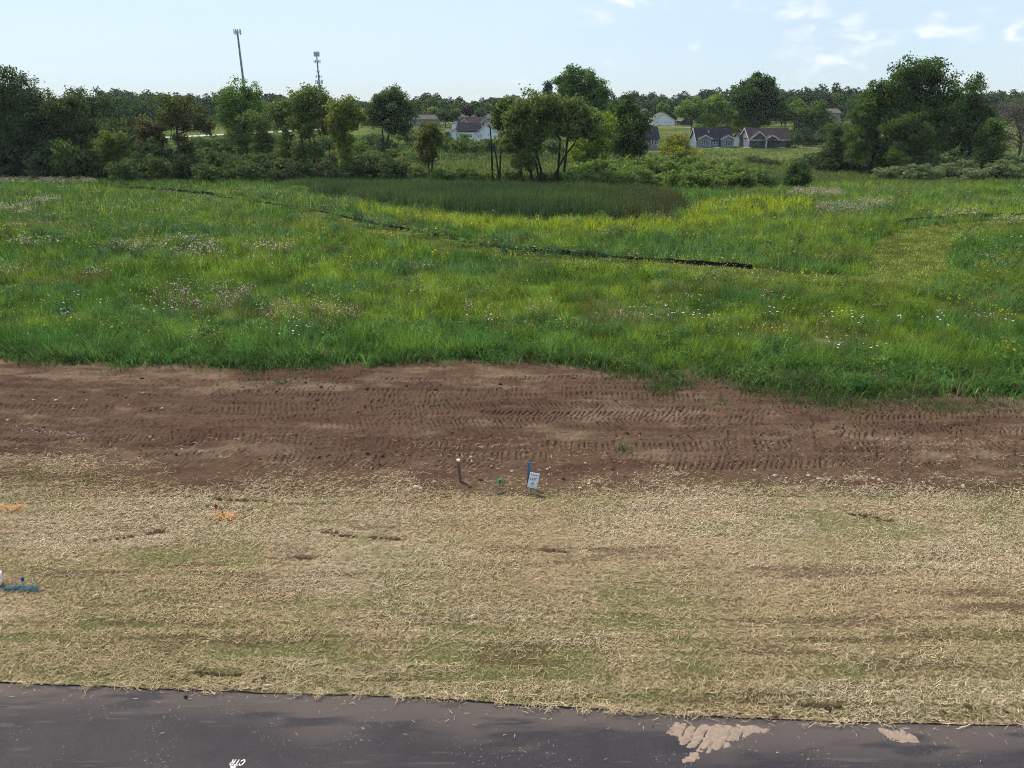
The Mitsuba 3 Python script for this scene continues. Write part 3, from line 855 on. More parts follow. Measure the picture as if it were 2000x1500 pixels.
for u, v, m, s in [(1637, 702, 14, .55), (1350, 648, 9, .45), (1700, 655, 10, .9), (1860, 658, 12, .8), (310, 628, 7, .6), (345, 634, 6, .3), (820, 605, 6, .6), (945, 655, 3, .4), (965, 655, 3, .2), (580, 680, 4, .4), (155, 610, 6, .6), (1950, 662, 5, .8), (1630, 650, 4, .5), (1510, 638, 4, .4), (640, 620, 5, .6), (1290, 640, 4, .5), (150, 635, 3, .5), (1760, 650, 4, .6), (1260, 635, 6, .6), (575, 675, 5, .5)]:
    p = gp(u, v)
    x, y = p[0] + rg.normal(0, s, m), p[1] + rg.normal(0, s, m)
    ang = np.linspace(0, 2 * np.pi, 8)[:-1]
    for a, b in zip(x, y):
        R, z = rg.uniform(.025, .055), terrain(a, b) + rg.uniform(.75, 1.0)
        V = np.vstack([[[a, b, z + .012]], np.stack([a + R * np.cos(ang), b + R * np.sin(ang), z + 0 * ang], 1), np.stack([a + .004 * np.cos(ang), b + .004 * np.sin(ang), z - .5 + 0 * ang], 1)])
        j = np.arange(7)
        F = np.vstack([np.stack([0 * j, 1 + j, 1 + (j + 1) % 7], 1), np.stack([8 + j, 8 + (j + 1) % 7, 1 + j], 1)])
        cc = np.vstack([np.tile([[.74, .75, .70]], (8, 1)), np.tile([[.08, .12, .04]], (7, 1))])
        wf.v.append(V), wf.f.append(F + wf.n), wf.c.append(cc)
        wf.n += len(V)
wf.stuff('white_flowers', 'flat white flower heads standing above the near meadow grass', 'flowers', 'tinted')

# broad-leaved light green weeds, near the silt fence and at the right edge
bw = Soup()
for u, v, m, s in [(1540, 515, 10, 1.0), (1500, 505, 10, 1.2), (1560, 500, 9, 1.0), (1420, 500, 8, 1.), (1330, 495, 7, 1.0), (1650, 520, 9, .9), (1930, 560, 26, 1.6), (1970, 540, 24, 1.6), (1960, 590, 22, 1.4), (1940, 500, 18, 1.6), (1980, 470, 12, 1.6), (1880, 590, 12, 1.2), (1960, 715, 12, .7), (1450, 565, 12, 1.2), (1400, 560, 8, 1.), (1640, 580, 10, 1.), (660, 470, 10, 1.4), (480, 480, 10, 1.4),
                   (560, 470, 10, 1.5), (300, 470, 12, 2), (700, 500, 9, 1.2), (340, 530, 8, 1.2), (1000, 510, 7, 1.), (1130, 530, 8, 1.), (1250, 545, 9, 1.), (1300, 700, 8, .8), (1750, 620, 8, 1.), (1230, 505, 9, 1.), (1720, 600, 8, .9), (120, 480, 10, 1.6), (70, 470, 10, 1.2), (860, 470, 8, 1.2), (1620, 500, 9, 1.)]:
    p = gp(u, v)
    for _ in range(m):
        a, b = p[0] + rg.normal(0, s), p[1] + rg.normal(0, s)
        H, q = rg.uniform(.6, 1.25), 16
        z = rg.uniform(.25, 1, q)
        c = np.stack([a + rg.normal(0, .10, q), b + rg.normal(0, .10, q), terrain(a, b) + z * H], 1)
        bw.add(leaf_quads(c, .19, rg, .55, up=1.2), jitter((.125, .185, .045), q, rg, .2, .06))
bw.stuff('broad_leaved_weeds', 'pale green broad leaved weeds standing above the grass', 'weeds')

# cattails
ct = Soup()
x0, y0, x1, y1 = CATTAIL.bounds
x, y = rg.uniform(x0, x1, 120000), rg.uniform(y0, y1, 120000)
ok = inside(CATTAIL, x, y)
x, y = x[ok][:62000], y[ok][:62000]
wv = meshkit.fbm(np.stack([x * .2, y * .3, x * 0], -1), 3, 5)
c = np.array([.045, .090, .036]) * (1 - sstep(.45, .65, wv)[:, None]) + np.array([.075, .125, .044]) * sstep(.45, .65, wv)[:, None]
br = (rg.random(len(x)) < .10 + .38 * sstep(4, 20, x))[:, None]
c = np.where(br, np.array([.085, .066, .036]), c)
dd = shapely.distance(CATTAIL.exterior, shapely.points(np.stack([x, y], 1)))
keep_ = dd > 1.6 * np.clip(meshkit.fbm(np.stack([x * .45, y * .7, x * 0 + 2], -1), 4, 6) - .32, 0, 1) * 3
x, y, c, dd = x[keep_], y[keep_], c[keep_], dd[keep_]
hv = .7 + .6 * meshkit.fbm(np.stack([x * .5, y * .5, x * 0 + 9], -1), 3, 16)
ct.add(blades(x, y, terrain(x, y), hv * (1.0 + .8 * sstep(0, 2.5, dd)) * rg.uniform(.7, 1.1, len(x)), rg.uniform(.045, .085, len(x)), rg.uniform(.05, .3, len(x)), rg), np.clip(c * np.exp(rg.normal(0, .2, (len(x), 1))), 0, .5))
ct.stuff('cattail_stand', 'dark green bed of cattails in front of the wetland trees', 'cattails')

# marsh grass and lawn tufts beyond the trees
ms = Soup()
x, y = scatter(90000, 112, 300, rg, 1.3, 1.04)
a = meshkit.fbm(np.stack([x * .05, y * .04, x * 0], -1), 4, 61)
c = np.array([.050, .095, .034]) * (1 - sstep(.4, .6, a)[:, None]) + np.array([.095, .135, .042]) * sstep(.4, .6, a)[:, None]
lawn = (y > 190) & (x > 30)
ms.add(blades(x, y, terrain(x, y), np.where(lawn, .25, .8) * rg.uniform(.6, 1.2, len(x)), rg.uniform(.18, .4, len(x)), rg.uniform(.1, .7, len(x)), rg), np.clip(c * np.exp(rg.normal(0, .2, (len(x), 1))), 0, .5))
ms.stuff('marsh_grass', 'marsh grass and rough lawn between the wetland trees and the houses', 'grass')

# ---- straw mulch on the verge, with sprouting grass
THIN = [gpoly(p) for p in [[(290, 1240), (520, 1232), (540, 1290), (460, 1305), (300, 1290)], [(600, 1238), (1000, 1225), (1010, 1285), (720, 1300), (600, 1290)], [(150, 1215), (300, 1205), (290, 1240), (160, 1250)], [(1050, 1290), (1500, 1285), (1500, 1350), (1060, 1330)], [(1480, 1290), (2050, 1270), (2050, 1340), (1500, 1345)], [(1080, 1155), (1320, 1150), (1300, 1185), (1090, 1190)], [(1600, 1160), (1990, 1150), (1990, 1200), (1620, 1195)], [(250, 1090), (420, 1085), (400, 1120), (260, 1125)]]]
STREAKS = [(632, 1042, 690, 1051), (722, 1052, 794, 1058), (1660, 1006, 1740, 1022), (1060, 1081, 1108, 1087), (420, 980, 520, 982), (180, 1062, 330, 1040), (585, 1093, 606, 1094), (380, 1318, 470, 1322), (1560, 1380, 1640, 1384)]
straw = Soup()
N = 340000
x, y = scatter(N, 9.2, 21.0, rg, 1.05, 1.05)
yr, yst = edge(ROAD_EDGE, x), edge(STRAW_EDGE, x)
q = lambda s, t, o: np.stack([x * s, y * t, x * 0 + o], -1)
fr = meshkit.fbm(q(.9, 1.2, 3), 3, 4)
pr = (1 - sstep(-1.3, .75, (y - yst) + 1.8 * (fr - .5))) + .04
thin = meshkit.fbm(q(.35, 1.1, 8), 4, 15)
nearh = 1 - sstep(11.5, 15.0, y)
rows = meshkit.fbm(q(.22, 5.2, 11), 3, 23)
pr *= 1 - .70 * sstep(.53, .68, thin)
pr *= 1 - (.40 + .40 * nearh) * sstep(.46, .60, rows)
for P in THIN:
    g_ = shapely.points(np.stack([x, y], 1))
    d_ = np.where(shapely.contains(P, g_), shapely.distance(P.exterior, g_), -shapely.distance(P.exterior, g_))
    pr *= 1 - .72 * sstep(-.25, .35, d_ + 1.1 * (meshkit.fbm(q(.9, 3.2, 21), 3, 51) - .5))
for (ua, va, ub, vb) in STREAKS:
    a, b = gp(ua, va)[:2], gp(ub, vb)[:2]
    dd = shapely.distance(LineString([a, b]), shapely.points(np.stack([x, y], 1)))
    pr *= sstep(.04, .16, dd)
pr *= sstep(-.13, .08, y - yr + .35 * (meshkit.fbm(q(4, 4, 1), 3) - .5))
ok = rg.random(N) < pr
x, y = x[ok], y[ok]
n = len(x)
L = rg.uniform(.05, .17, n)
th = np.where(rg.random(n) < .5, rg.normal(.3, .6, n), rg.uniform(0, np.pi, n)) + .5 * (meshkit.fbm(np.stack([x * .5, y * .5, x * 0], -1), 2) - .5)
tl = rg.normal(.08, .22, n)
d = np.stack([np.cos(th) * np.cos(tl), np.sin(th) * np.cos(tl), np.sin(tl)], 1)
side = np.stack([-np.sin(th), np.cos(th), rg.normal(0, .35, n)], 1) * rg.uniform(.0018, .0042, n)[:, None]
c0 = np.stack([x, y, soil_h(x, y) + .012 + np.abs(rg.normal(0, .02, n))], 1)
A, C = c0 - d * L[:, None] / 2, c0 + d * L[:, None] / 2
v = np.stack([A - side, A + side, C + side, C - side], 1).reshape(-1, 3)
k = np.arange(n) * 4
f = np.vstack([np.stack([k, k + 1, k + 2], 1), np.stack([k, k + 2, k + 3], 1)])
tone = sstep(.35, .65, meshkit.fbm(np.stack([x * .25, y * .5, x * 0 + 2], -1), 3, 33))[:, None]
col = np.array([.44, .355, .23]) * (1 - tone) + np.array([.51, .43, .315]) * tone
col = np.where((rg.random(n) < .2)[:, None], np.array([.25, .19, .11]), col)
straw.add((v, f), np.clip(col * np.exp(rg.normal(0, .25, (n, 1))), 0, .8))
straw.stuff('straw_mulch', 'loose pale straw strewn over the seeded verge', 'straw', 'tinted')

sp = Soup()
x, y = scatter(190000, 9.4, 19.0, rg, 1.25, 1.05)
g = meshkit.fbm(np.stack([x * .45, y * .8, x * 0 + 6], -1), 4, 71) + .10 * (1 - sstep(-6, 0, x)) * (1 - sstep(12, 14.5, y)) + .05 * (1 - sstep(11, 12.5, y))
g = g + .07 * (1 - sstep(12.0, 14.5, y))
ok = (rg.random(len(x)) < .25 + 1.0 * sstep(.48, .64, g)) & (y < edge(STRAW_EDGE, x) - .3 * rg.random(len(x))) & (y > edge(ROAD_EDGE, x) + .05)
x, y = x[ok], y[ok]
n = len(x)
sp.add(blades(x, y, soil_h(x, y), rg.uniform(.04, .11, n), rg.uniform(.006, .012, n), rg.uniform(.2, 1.0, n), rg), jitter((.13, .18, .055), n, rg, .30, .08))
sp.stuff('sprouting_grass', 'thin new grass sprouting through the straw', 'grass')

# clods of soil
cl = Soup()
ico = trimesh.creation.icosphere(subdivisions=0)
n = 3000
x, y = scatter(n, 17.5, 28.5, rg, .9)
ok = (y > edge(STRAW_EDGE, x) - .2) & (y < edge(MEADOW_EDGE, x) + .4) & (meshkit.fbm(np.stack([x * .5, y * 1.2, x * 0], -1), 3, 81) > .47)
V0, F0 = np.array(ico.vertices), np.array(ico.faces)
for a, b in zip(x[ok], y[ok]):
    r = min(.07, .012 * np.exp(rg.normal(.2, .6)))
    V = V0 * (1 + .35 * rg.normal(size=(len(V0), 1)) * .6) * r * np.array([1.3, 1, .8])
    cl.v.append(V + [a, b, float(soil_h(a, b)) + r * .3]), cl.f.append(F0 + cl.n), cl.c.append(np.tile(jitter((.10, .064, .048), 1, rg, .22, .04), (len(V), 1)))
    cl.n += len(V)
# crumbs of soil in the torn streaks
for (ua, va, ub, vb) in STREAKS:
    for _ in range(60):
        w_ = rg.random()
        p = gp(ua + (ub - ua) * w_ + rg.normal(0, 4), va + (vb - va) * w_ + rg.normal(0, 1.6))
        r = .016 * np.exp(rg.normal(.1, .45))
        V = V0 * (1 + .2 * rg.normal(size=(len(V0), 1))) * r * np.array([1.5, 1, .8])
        cl.v.append(V + [p[0], p[1], float(soil_h(p[0], p[1])) + r * .3]), cl.f.append(F0 + cl.n), cl.c.append(np.tile(jitter((.085, .056, .042), 1, rg, .25, .04), (len(V), 1)))
        cl.n += len(V)
# torn dark clods at the road edge of the verge
for u in np.concatenate([rng.uniform(350, 700, 50), rng.uniform(1100, 2000, 150)]):
    a = gp(u, 1300)[0]
    b = float(edge(ROAD_EDGE, a)) + rg.uniform(.02, .35)
    r = .014 * np.exp(rg.normal(.1, .45))
    V = V0 * (1 + .2 * rg.normal(size=(len(V0), 1))) * r * np.array([1.4, 1, .9])
    cl.v.append(V + [a, b, float(soil_h(a, b)) + r * .4]), cl.f.append(F0 + cl.n), cl.c.append(np.tile(jitter((.075, .050, .037), 1, rg, .25, .04), (len(V), 1)))
    cl.n += len(V)
cl.stuff('soil_clods', 'crumbled brown clods lying on the bare soil', 'soil', 'tinted')

# ================================================================== OBJECTS
# ---- buildings
def gable_block(x0, x1, y0, y1, z0, ze, zr, axis):
    """closed wall mass with gable ends"""
    if axis == 'x':
        ym = (y0 + y1) / 2
        prof = [(y0, z0), (y1, z0), (y1, ze), (ym, zr), (y0, ze)]
        m = trimesh.creation.extrude_polygon(Polygon(prof), x1 - x0, engine='earcut')
        v = np.array(m.vertices)
        m.vertices = np.stack([x0 + v[:, 2], v[:, 0], v[:, 1]], 1)
    else:
        xm = (x0 + x1) / 2
        prof = [(x0, z0), (x1, z0), (x1, ze), (xm, zr), (x0, ze)]
        m = trimesh.creation.extrude_polygon(Polygon(prof), y1 - y0, engine='earcut')
        v = np.array(m.vertices)
        m.vertices = np.stack([v[:, 0], y0 + v[:, 2], v[:, 1]], 1)
    m.fix_normals()
    return m


def gable_roof(x0, x1, y0, y1, ze, zr, axis, over=0.35, thick=0.16):
    """two slabs over the wall mass"""
    out = []
    lo, hi = (y0, y1) if axis == 'x' else (x0, x1)
    e0, e1 = (x0 - over, x1 + over) if axis == 'x' else (y0 - over, y1 + over)
    mid = (lo + hi) / 2
    sl = (zr - ze) / (mid - lo)
    for s in (-1, 1):
        a = mid + s * (mid - lo + over)
        za, zb = ze - sl * over + .03, zr + .03
        P = np.array([[a, za], [mid, zb], [mid, zb + thick], [a, za + thick]])
        v = np.array([[e, p[0], p[1]] if axis == 'x' else [p[0], e, p[1]] for e in (e0, e1) for p in P])
        f = np.array([[0, 1, 2], [0, 2, 3], [4, 6, 5], [4, 7, 6], [0, 4, 5], [0, 5, 1], [1, 5, 6], [1, 6, 2], [2, 6, 7], [2, 7, 3], [3, 7, 4], [3, 4, 0]])
        out.append(trimesh.Trimesh(v, f, process=False))
    return cat(*out)


def barge(x0, x1, y0, ze, zr, over=0.35, h=0.22, along='y'):
    """pale boards under the front edge of a gable roof (front gable at y0)"""
    xm = (x0 + x1) / 2
    sl = (zr - ze) / (xm - x0)
    out = []
    for s in (-1, 1):
        a = xm + s * (xm - x0 + over)
        P = np.array([[a, ze - sl * over - h + .03], [xm, zr - h + .03], [xm, zr + .19], [a, ze - sl * over + .19]])
        v = np.array([[p[0], y, p[1]] for y in (y0 - over - .06, y0 - over + .04) for p in P])
        f = np.array([[0, 1, 2], [0, 2, 3], [4, 6, 5], [4, 7, 6], [0, 4, 5], [0, 5, 1], [1, 5, 6], [1, 6, 2], [2, 6, 7], [2, 7, 3], [3, 7, 4], [3, 4, 0]])
        out.append(trimesh.Trimesh(v, f, process=False))
    return cat(*out)


def side_barge(y0, y1, x, ze, zr, over=0.35, h=0.22):
    m = barge(y0, y1, 0, ze, zr, over, h)
    v = np.array(m.vertices)
    m.vertices = np.stack([x + v[:, 1], v[:, 0], v[:, 2]], 1)
    return m


def window(parent, x0, x1, z0, z1, y, frame='trim_white', bars=0):
    """front-facing window: frame proud of the wall, pane set back in it"""
    t = min(.12, (x1 - x0) * .18)
    ms = [box(x0, x1, y - .07, y + .02, z0, z0 + t), box(x0, x1, y - .07, y + .02, z1 - t, z1),
          box(x0, x0 + t, y - .07, y + .02, z0 + t, z1 - t), box(x1 - t, x1, y - .07, y + .02, z0 + t, z1 - t)]
    for b in range(bars):
        xc = x0 + (x1 - x0) * (b + 1) / (bars + 1)
        ms.append(box(xc - t / 2, xc + t / 2, y - .065, y + .02, z0 + t, z1 - t))
    zm = (z0 + z1) / 2
    ms.append(box(x0 + t, x1 - t, y - .06, y + .02, zm - t * .35, zm + t * .35))
    k = part(parent, 'window', cat(*ms), frame)
    part(k, 'pane', box(x0 + t * .9, x1 - t * .9, y - .035, y - .01, z0 + t * .9, z1 - t * .9), 'window_glass')


def px(u, v, Y):
    p = at(u, v, Y)
    return p[0], p[2]


def front(k, Y, specs, frame='trim_white', bars=0):
    for (u0, v0, u1, v1) in specs:
        x0, z1 = px(u0, v0, Y)
        x1, z0 = px(u1, v1, Y)
        window(k, x0, x1, z0, z1, Y, frame, bars)


# gray house with two small front wings
Y = 249.0
k = thing('house', 'blue gray house with dark roof, two small gabled wings and white triple windows', 'house')
zb = terrain(0, Y) - .2
xl, xr = px(1362.5, 270, Y)[0], px(1434, 270, Y)[0]
ze = px(1400, 273, Y)[1]
zr = px(1400, 251, Y + 4.5)[1]
part(k, 'wall', gable_block(xl, xr - .3, Y + .9, Y + 10, zb, ze, zr, 'x'), 'siding_gray')
rf = part(k, 'roof', gable_roof(xl, xr - .3, Y + .9, Y + 10, ze, zr, 'x', .45), 'shingle_dark')
part(k, 'fascia', side_barge(Y + .9, Y + 10, xl, ze, zr, .45), 'trim_white')
vx, vz = px(1385, 258, Y + 3)
part(rf, 'vent_pipe', tube([(vx, Y + 3.6, vz - .8), (vx, Y + 3.6, vz + .5)], .16, 8), 'trim_white')
for ua, ub, ur in ((1365, 1390.5, 257), (1410, 1434, 257)):
    a, b = px(ua, 270, Y)[0], px(ub, 270, Y)[0]
    zw, zq = px(ua, 271, Y)[1], px(ua, 264.5, Y)[1]
    w = part(k, 'wing', gable_block(a, b, Y, Y + 4.2, zb, zw, zq, 'y'), 'siding_gray')
    part(w, 'wing_roof', gable_roof(a, b, Y + .05, Y + 5.0, zw, zq, 'y', .4), 'shingle_dark')
    part(w, 'wing_fascia', barge(a, b, Y, zw, zq, .4), 'trim_white')
front(k, Y - .004, [(1370, 273, 1373.8, 283.5), (1374.3, 273, 1378, 283.5), (1378.5, 273, 1382.2, 283.5), (1417.5, 274, 1421.3, 284), (1421.8, 274, 1425.4, 284), (1425.9, 274, 1429.6, 284)])
front(k, Y + .896, [(1388.5, 274, 1392, 283), (1394, 274, 1397.5, 283), (1398.5, 274, 1402, 283)])
x0, z1 = px(1403.5, 274, Y + .9)
x1, z0 = px(1407, 286, Y + .9)
dk = part(k, 'door', box(x0, x1, Y + .83, Y + .92, z0, z1), 'dark_paint')
part(dk, 'handle', box(x0 + .1, x0 + .2, Y + .78, Y + .84, (z0 + z1) / 2 - .1, (z0 + z1) / 2 + .1), 'trim_white')
px0 = px(1387.5, 275, Y)[0]
part(k, 'post', box(px0 - .12, px0 + .12, Y - .1, Y + .14, zb, ze), 'trim_white')
part(k, 'patio', box(px(1394, 270, Y)[0], px(1407, 270, Y)[0], Y - 1.8, Y + .8, zb - .1, zb + .35), 'concrete')

# brown-gray house with porch
Y = 247.0
k = thing('house', 'dark gray house with brown roof, wide front gable and white porch post', 'house')
xl, xr = px(1466, 270, Y)[0], px(1546.5, 270, Y)[0]
ze, zr = px(1500, 272.5, Y)[1], px(1500, 250.5, Y + 5.5)[1]
part(k, 'wall', gable_block(xl, xr, Y + .4, Y + 11.4, zb, ze, zr, 'x'), 'siding_dark')
part(k, 'side_wall', box(xl - .09, xl - .02, Y + .42, Y + 11.2, zb, ze), 'siding_gray')
gm = gable_block(0, .06, Y + .5, Y + 11.3, ze - .05, ze, zr - .12, 'x')
gm.apply_translation((xl - .09, 0, 0))
part(k, 'side_gable', gm, 'siding_gray')
part(k, 'roof', gable_roof(xl, xr, Y + .4, Y + 11.4, ze, zr, 'x', .5), 'shingle_brown')
part(k, 'fascia', side_barge(Y + .4, Y + 11.4, xl, ze, zr, .5), 'trim_white')
part(k, 'gutter', box(xl - .4, xr + .5, Y - .26, Y - .14, ze - .28, ze - .05), 'trim_white')
for ua, ub, vr, yo, d, nm in ((1467, 1498, 257.5, .15, 5.5, 'front_gable'), (1494, 1515.5, 264.5, -1.6, 5.0, 'porch')):
    a, b = px(ua, 270, Y)[0], px(ub, 270, Y)[0]
    zw, zq = px(ua, 270.5, Y + yo)[1], px(ua, vr, Y + yo)[1]
    if nm == 'porch':
        w = part(k, nm, gable_block(a, b, Y + yo, Y + d, zw - .25, zw, zq, 'y'), 'siding_dark')
    else:
        w = part(k, nm, gable_block(a, b, Y + yo, Y + d, zb, zw, zq, 'y'), 'siding_dark')
    part(w, nm + '_roof', gable_roof(a, b, Y + yo + .05, Y + d + .8, zw, zq, 'y', .4), 'shingle_brown')
    part(w, nm + '_fascia', barge(a, b, Y + yo, zw, zq, .4), 'trim_white')
    if nm == 'porch':
        part(w, 'post', box(a + .05, a + .4, Y + yo + .05, Y + yo + .4, zb, zw - .25), 'trim_white')
        part(w, 'post', box(b - .3, b - .05, Y + yo + .05, Y + yo + .3, zb, zw - .25), 'siding_dark')
        part(w, 'porch_beam', box(px(1500, 272, Y)[0], px(1510.5, 272, Y)[0], Y + .24, Y + .36, zw - .7, zw - .3), 'trim_white')
front(k, Y + .146, [(1470, 274, 1474, 281), (1487, 275, 1490.5, 284)], 'dark_paint')
front(k, Y + .396, [(1516.5, 273, 1525, 281), (1533, 273.5, 1537, 280), (1537.5, 273.5, 1541, 280), (1508.5, 274, 1511, 284)], 'dark_paint')
x0, z1 = px(1501, 274.5, Y)
x1, z0 = px(1506.5, 287, Y)
dk = part(k, 'door', box(x0, x1, Y + .3, Y + .42, z0, z1), 'siding_brown')
part(dk, 'handle', box(x1 - .2, x1 - .1, Y + .25, Y + .31, (z0 + z1) / 2 - .1, (z0 + z1) / 2 + .1), 'trim_white')
for yy, v0, v1, w_ in ((Y + 4, 273, 279, .7), (Y + 8, 272, 276, 1.0), (Y + 2.2, 273, 275.5, .9)):
    z1, z0 = px(1450, v0, yy)[1], px(1450, v1, yy)[1]
    wk = part(k, 'window', box(xl - .15, xl - .085, yy, yy + w_, z0, z1), 'trim_white')
    part(wk, 'pane', box(xl - .17, xl - .14, yy + .1, yy + w_ - .1, z0 + .1, z1 - .1), 'window_glass')
x0, x1 = px(1443, 270, Y + 9)[0], xl
zt = px(1445, 268, Y + 9)[1]
part(k, 'garage', gable_block(x0, x1 - .1, Y + 8, Y + 14, zb, zt, zt + 1.2, 'x'), 'siding_gray')
part(k, 'garage_roof', gable_roof(x0, x1 - .1, Y + 8, Y + 14, zt, zt + 1.2, 'x', .4), 'shingle_brown')
part(k, 'patio', box(px(1453, 280, Y)[0], px(1466, 280, Y)[0], Y - .8, Y + .35, zb - .1, zb + .4), 'concrete')
part(k, 'step', box(px(1520, 280, Y)[0], px(1532, 280, Y)[0], Y - 1.2, Y + .35, zb - .1, zb + .4), 'concrete')

# white house under building wrap, corner towards the camera
Y = 238.0
k = thing('house', 'white wrapped new house with dark blue roof, left of the large willow', 'house')
xl, xr = px(893, 262, Y)[0], px(935, 262, Y)[0]
ze, zr = px(900, 256.5, Y)[1], px(900, 240.5, Y + 6)[1]
zb = terrain(0, Y) - .2
xw = px(973, 262, Y)[0]
part(k, 'wall', gable_block(xl, xr - .2, Y, Y + 12, zb, ze, zr, 'x'), 'siding_white')
part(k, 'roof', gable_roof(xl, xr - .1, Y, Y + 12, ze, zr, 'x', .4), 'shingle_dark')
# right wing with its gable to the front right
wx0, wx1 = xr - .8, xw
zq = px(952, 241, Y + .2)[1]
w = part(k, 'wing', gable_block(wx0, wx1, Y - .3, Y + 10, zb, px(952, 260, Y)[1], zq, 'y'), 'siding_white')
part(w, 'wing_roof', gable_roof(wx0, wx1, Y - .25, Y + 10, px(952, 260, Y)[1], zq, 'y', .35), 'shingle_gray')
part(w, 'wing_fascia', barge(wx0, wx1, Y - .3, px(952, 260, Y)[1], zq, .3, .2), 'trim_white')
# left wing, gable forward
lx0, lx1 = px(880.5, 262, Y)[0], px(893.5, 262, Y)[0]
zq = px(886, 252, Y - .5)[1]
w = part(k, 'wing', gable_block(lx0, lx1, Y - .5, Y + 9, zb, px(886, 258, Y)[1], zq, 'y'), 'siding_white')
part(w, 'wing_roof', gable_roof(lx0, lx1, Y - .45, Y + 9, px(886, 258, Y)[1], zq, 'y', .3), 'shingle_gray')
part(w, 'wing_fascia', barge(lx0, lx1, Y - .5, px(886, 258, Y)[1], zq, .3, .2), 'trim_white')
front(k, Y - .504, [(882, 261, 883.5, 268), (890.3, 261, 892, 267)], 'trim_white')
front(k, Y - .004, [(898, 261, 900.5, 267.5), (901, 261, 904, 267.5), (912, 262, 914, 268.5), (914.3, 262, 919, 268.5), (919.3, 262, 921.8, 268.5)], 'trim_white')
front(k, Y - .304, [(933.8, 262, 936, 268.5), (938.5, 262, 940.5, 268.5), (953, 261.5, 955, 265)], 'trim_white')
x0, x1 = px(876, 258, Y)[0], lx0
part(k, 'garage', gable_block(x0 - 1.2, x1 - .05, Y + 3, Y + 9, zb, px(880, 259, Y)[1], px(880, 255, Y)[1], 'x'), 'siding_dark')
part(k, 'garage_roof', gable_roof(x0 - 1.2, x1 - .05, Y + 3, Y + 9, px(880, 259, Y)[1], px(880, 255, Y)[1], 'x', .3), 'shingle_gray')
wx, wz = px(943, 276, Y)
part(k, 'basement_window', box(wx - .5, wx + .3, Y - .38, Y - .29, wz - .2, wz + .35), 'window_glass')

# house behind it
Y = 300.0
k = thing('house', 'gray house with plum brown roof and two pale gables, behind the white wrapped house', 'house')
zb = terrain(0, Y) - .3
xl, xr = px(898, 240, Y)[0], px(948, 240, Y)[0]
ze, zr = px(900, 243, Y)[1], px(900, 229.5, Y + 6)[1]
part(k, 'wall', gable_block(xl, xr, Y, Y + 12, zb, ze, zr, 'x'), 'siding_tan')
part(k, 'roof', gable_roof(xl, xr, Y, Y + 12, ze, zr, 'x', .4), 'shingle_brown')
for ua, ub, vr, dm in ((900, 915, 232, 'siding_tan'), (933, 962, 231, 'siding_tan'), (883, 897, 237, 'siding_white')):
    a, b = px(ua, 240, Y)[0], px(ub, 240, Y)[0]
    zw, zq = px(ua, 241 if ub - ua < 20 else 246, Y)[1], px(ua, vr, Y)[1]
    w = part(k, 'wing', gable_block(a, b, Y - 1.5, Y + 7, zb, zw, zq, 'y'), dm)
    part(w, 'wing_roof', gable_roof(a, b, Y - 1.45, Y + 7, zw, zq, 'y', .4), 'shingle_brown')
    part(w, 'wing_fascia', barge(a, b, Y - 1.5, zw, zq, .4), 'trim_white')
front(k, Y - 1.504, [(941, 240, 946, 247), (950, 240, 955, 247)])

# ranch houses farther off
def ranch(name, label, Y, u0, u1, vb, ve, vr, wall, roof, wins=(), dark=(), d=9, axis='x', chimney=None):
    k = thing(name, label, 'house')
    x0, x1 = px(u0, ve, Y)[0], px(u1, ve, Y)[0]
    zb_ = terrain(0, Y) - .4
    ze_ = px(u0, ve, Y)[1]
    zr_ = px(u0, vr, Y + (d / 2 if axis == 'x' else 0))[1]
    part(k, 'wall', gable_block(x0, x1, Y, Y + d, zb_, ze_, zr_, axis), wall)
    rf = part(k, 'roof', gable_roof(x0, x1, Y + (.05 if axis == 'y' else 0), Y + d, ze_, zr_, axis, .45), roof)
    if axis == 'y':
        part(k, 'fascia', barge(x0, x1, Y, ze_, zr_, .45), 'trim_white')
    front(k, Y - .004, wins)
    for (a, b, c, e) in dark:
        xa, z1_ = px(a, b, Y)
        xb, z0_ = px(c, e, Y)
        dk_ = part(k, 'door', box(xa, xb, Y - .06, Y + .02, max(z0_, zb_ + .3), z1_), 'dark_paint')
    if chimney:
        cx, cz = px(*chimney, Y + d / 2)
        part(rf, 'chimney', box(cx - .4, cx + .4, Y + d / 2 - .3, Y + d / 2 + .4, cz - 1.2, cz + .5), 'siding_brown')
    return k


ranch('house', 'long low gray house with gray roof, far off between two round trees', 362, 802, 857, 241, 233, 225, 'siding_gray', 'shingle_gray', [(818, 234, 823, 239), (826, 234, 829, 239), (846, 234, 849, 239)], [(806, 234.5, 812, 241)], chimney=(838, 225))
ranch('house', 'low house with pale brown roof, just behind the plum roofed gray house', 352, 893, 965, 236, 232, 223, 'siding_brown', 'shingle_gray', [(955, 233, 959, 238)], chimney=(905, 223))
ranch('house', 'small gray house half hidden behind the tall thin elm', 360, 704, 732, 241, 233, 223, 'siding_dark', 'shingle_gray', [(722, 235, 727, 240)], [(709, 234.5, 714, 241)])
ranch('house', 'white house with plain broad gable and three small windows, by the brown shed', 372, 1275, 1318, 247, 235, 221, 'siding_white', 'shingle_gray', [(1283, 237.5, 1286, 239), (1297, 238.5, 1299.5, 240), (1306, 238.6, 1311, 239.8)], [(1286.5, 244, 1290, 248)], d=14, axis='y')
ranch('house', 'tall gray house with white edged gable, left behind the plain white house', 386, 1243, 1277, 245, 226, 212.5, 'siding_dark', 'shingle_brown', [(1256, 228, 1260, 233)], d=12, axis='y')
ranch('porch_house', 'bright white narrow gable between the tall gray house and plain white house', 371, 1262.5, 1270, 247, 234, 226.5, 'siding_white', 'shingle_brown', [(1265, 238, 1268, 245)], d=10, axis='y')
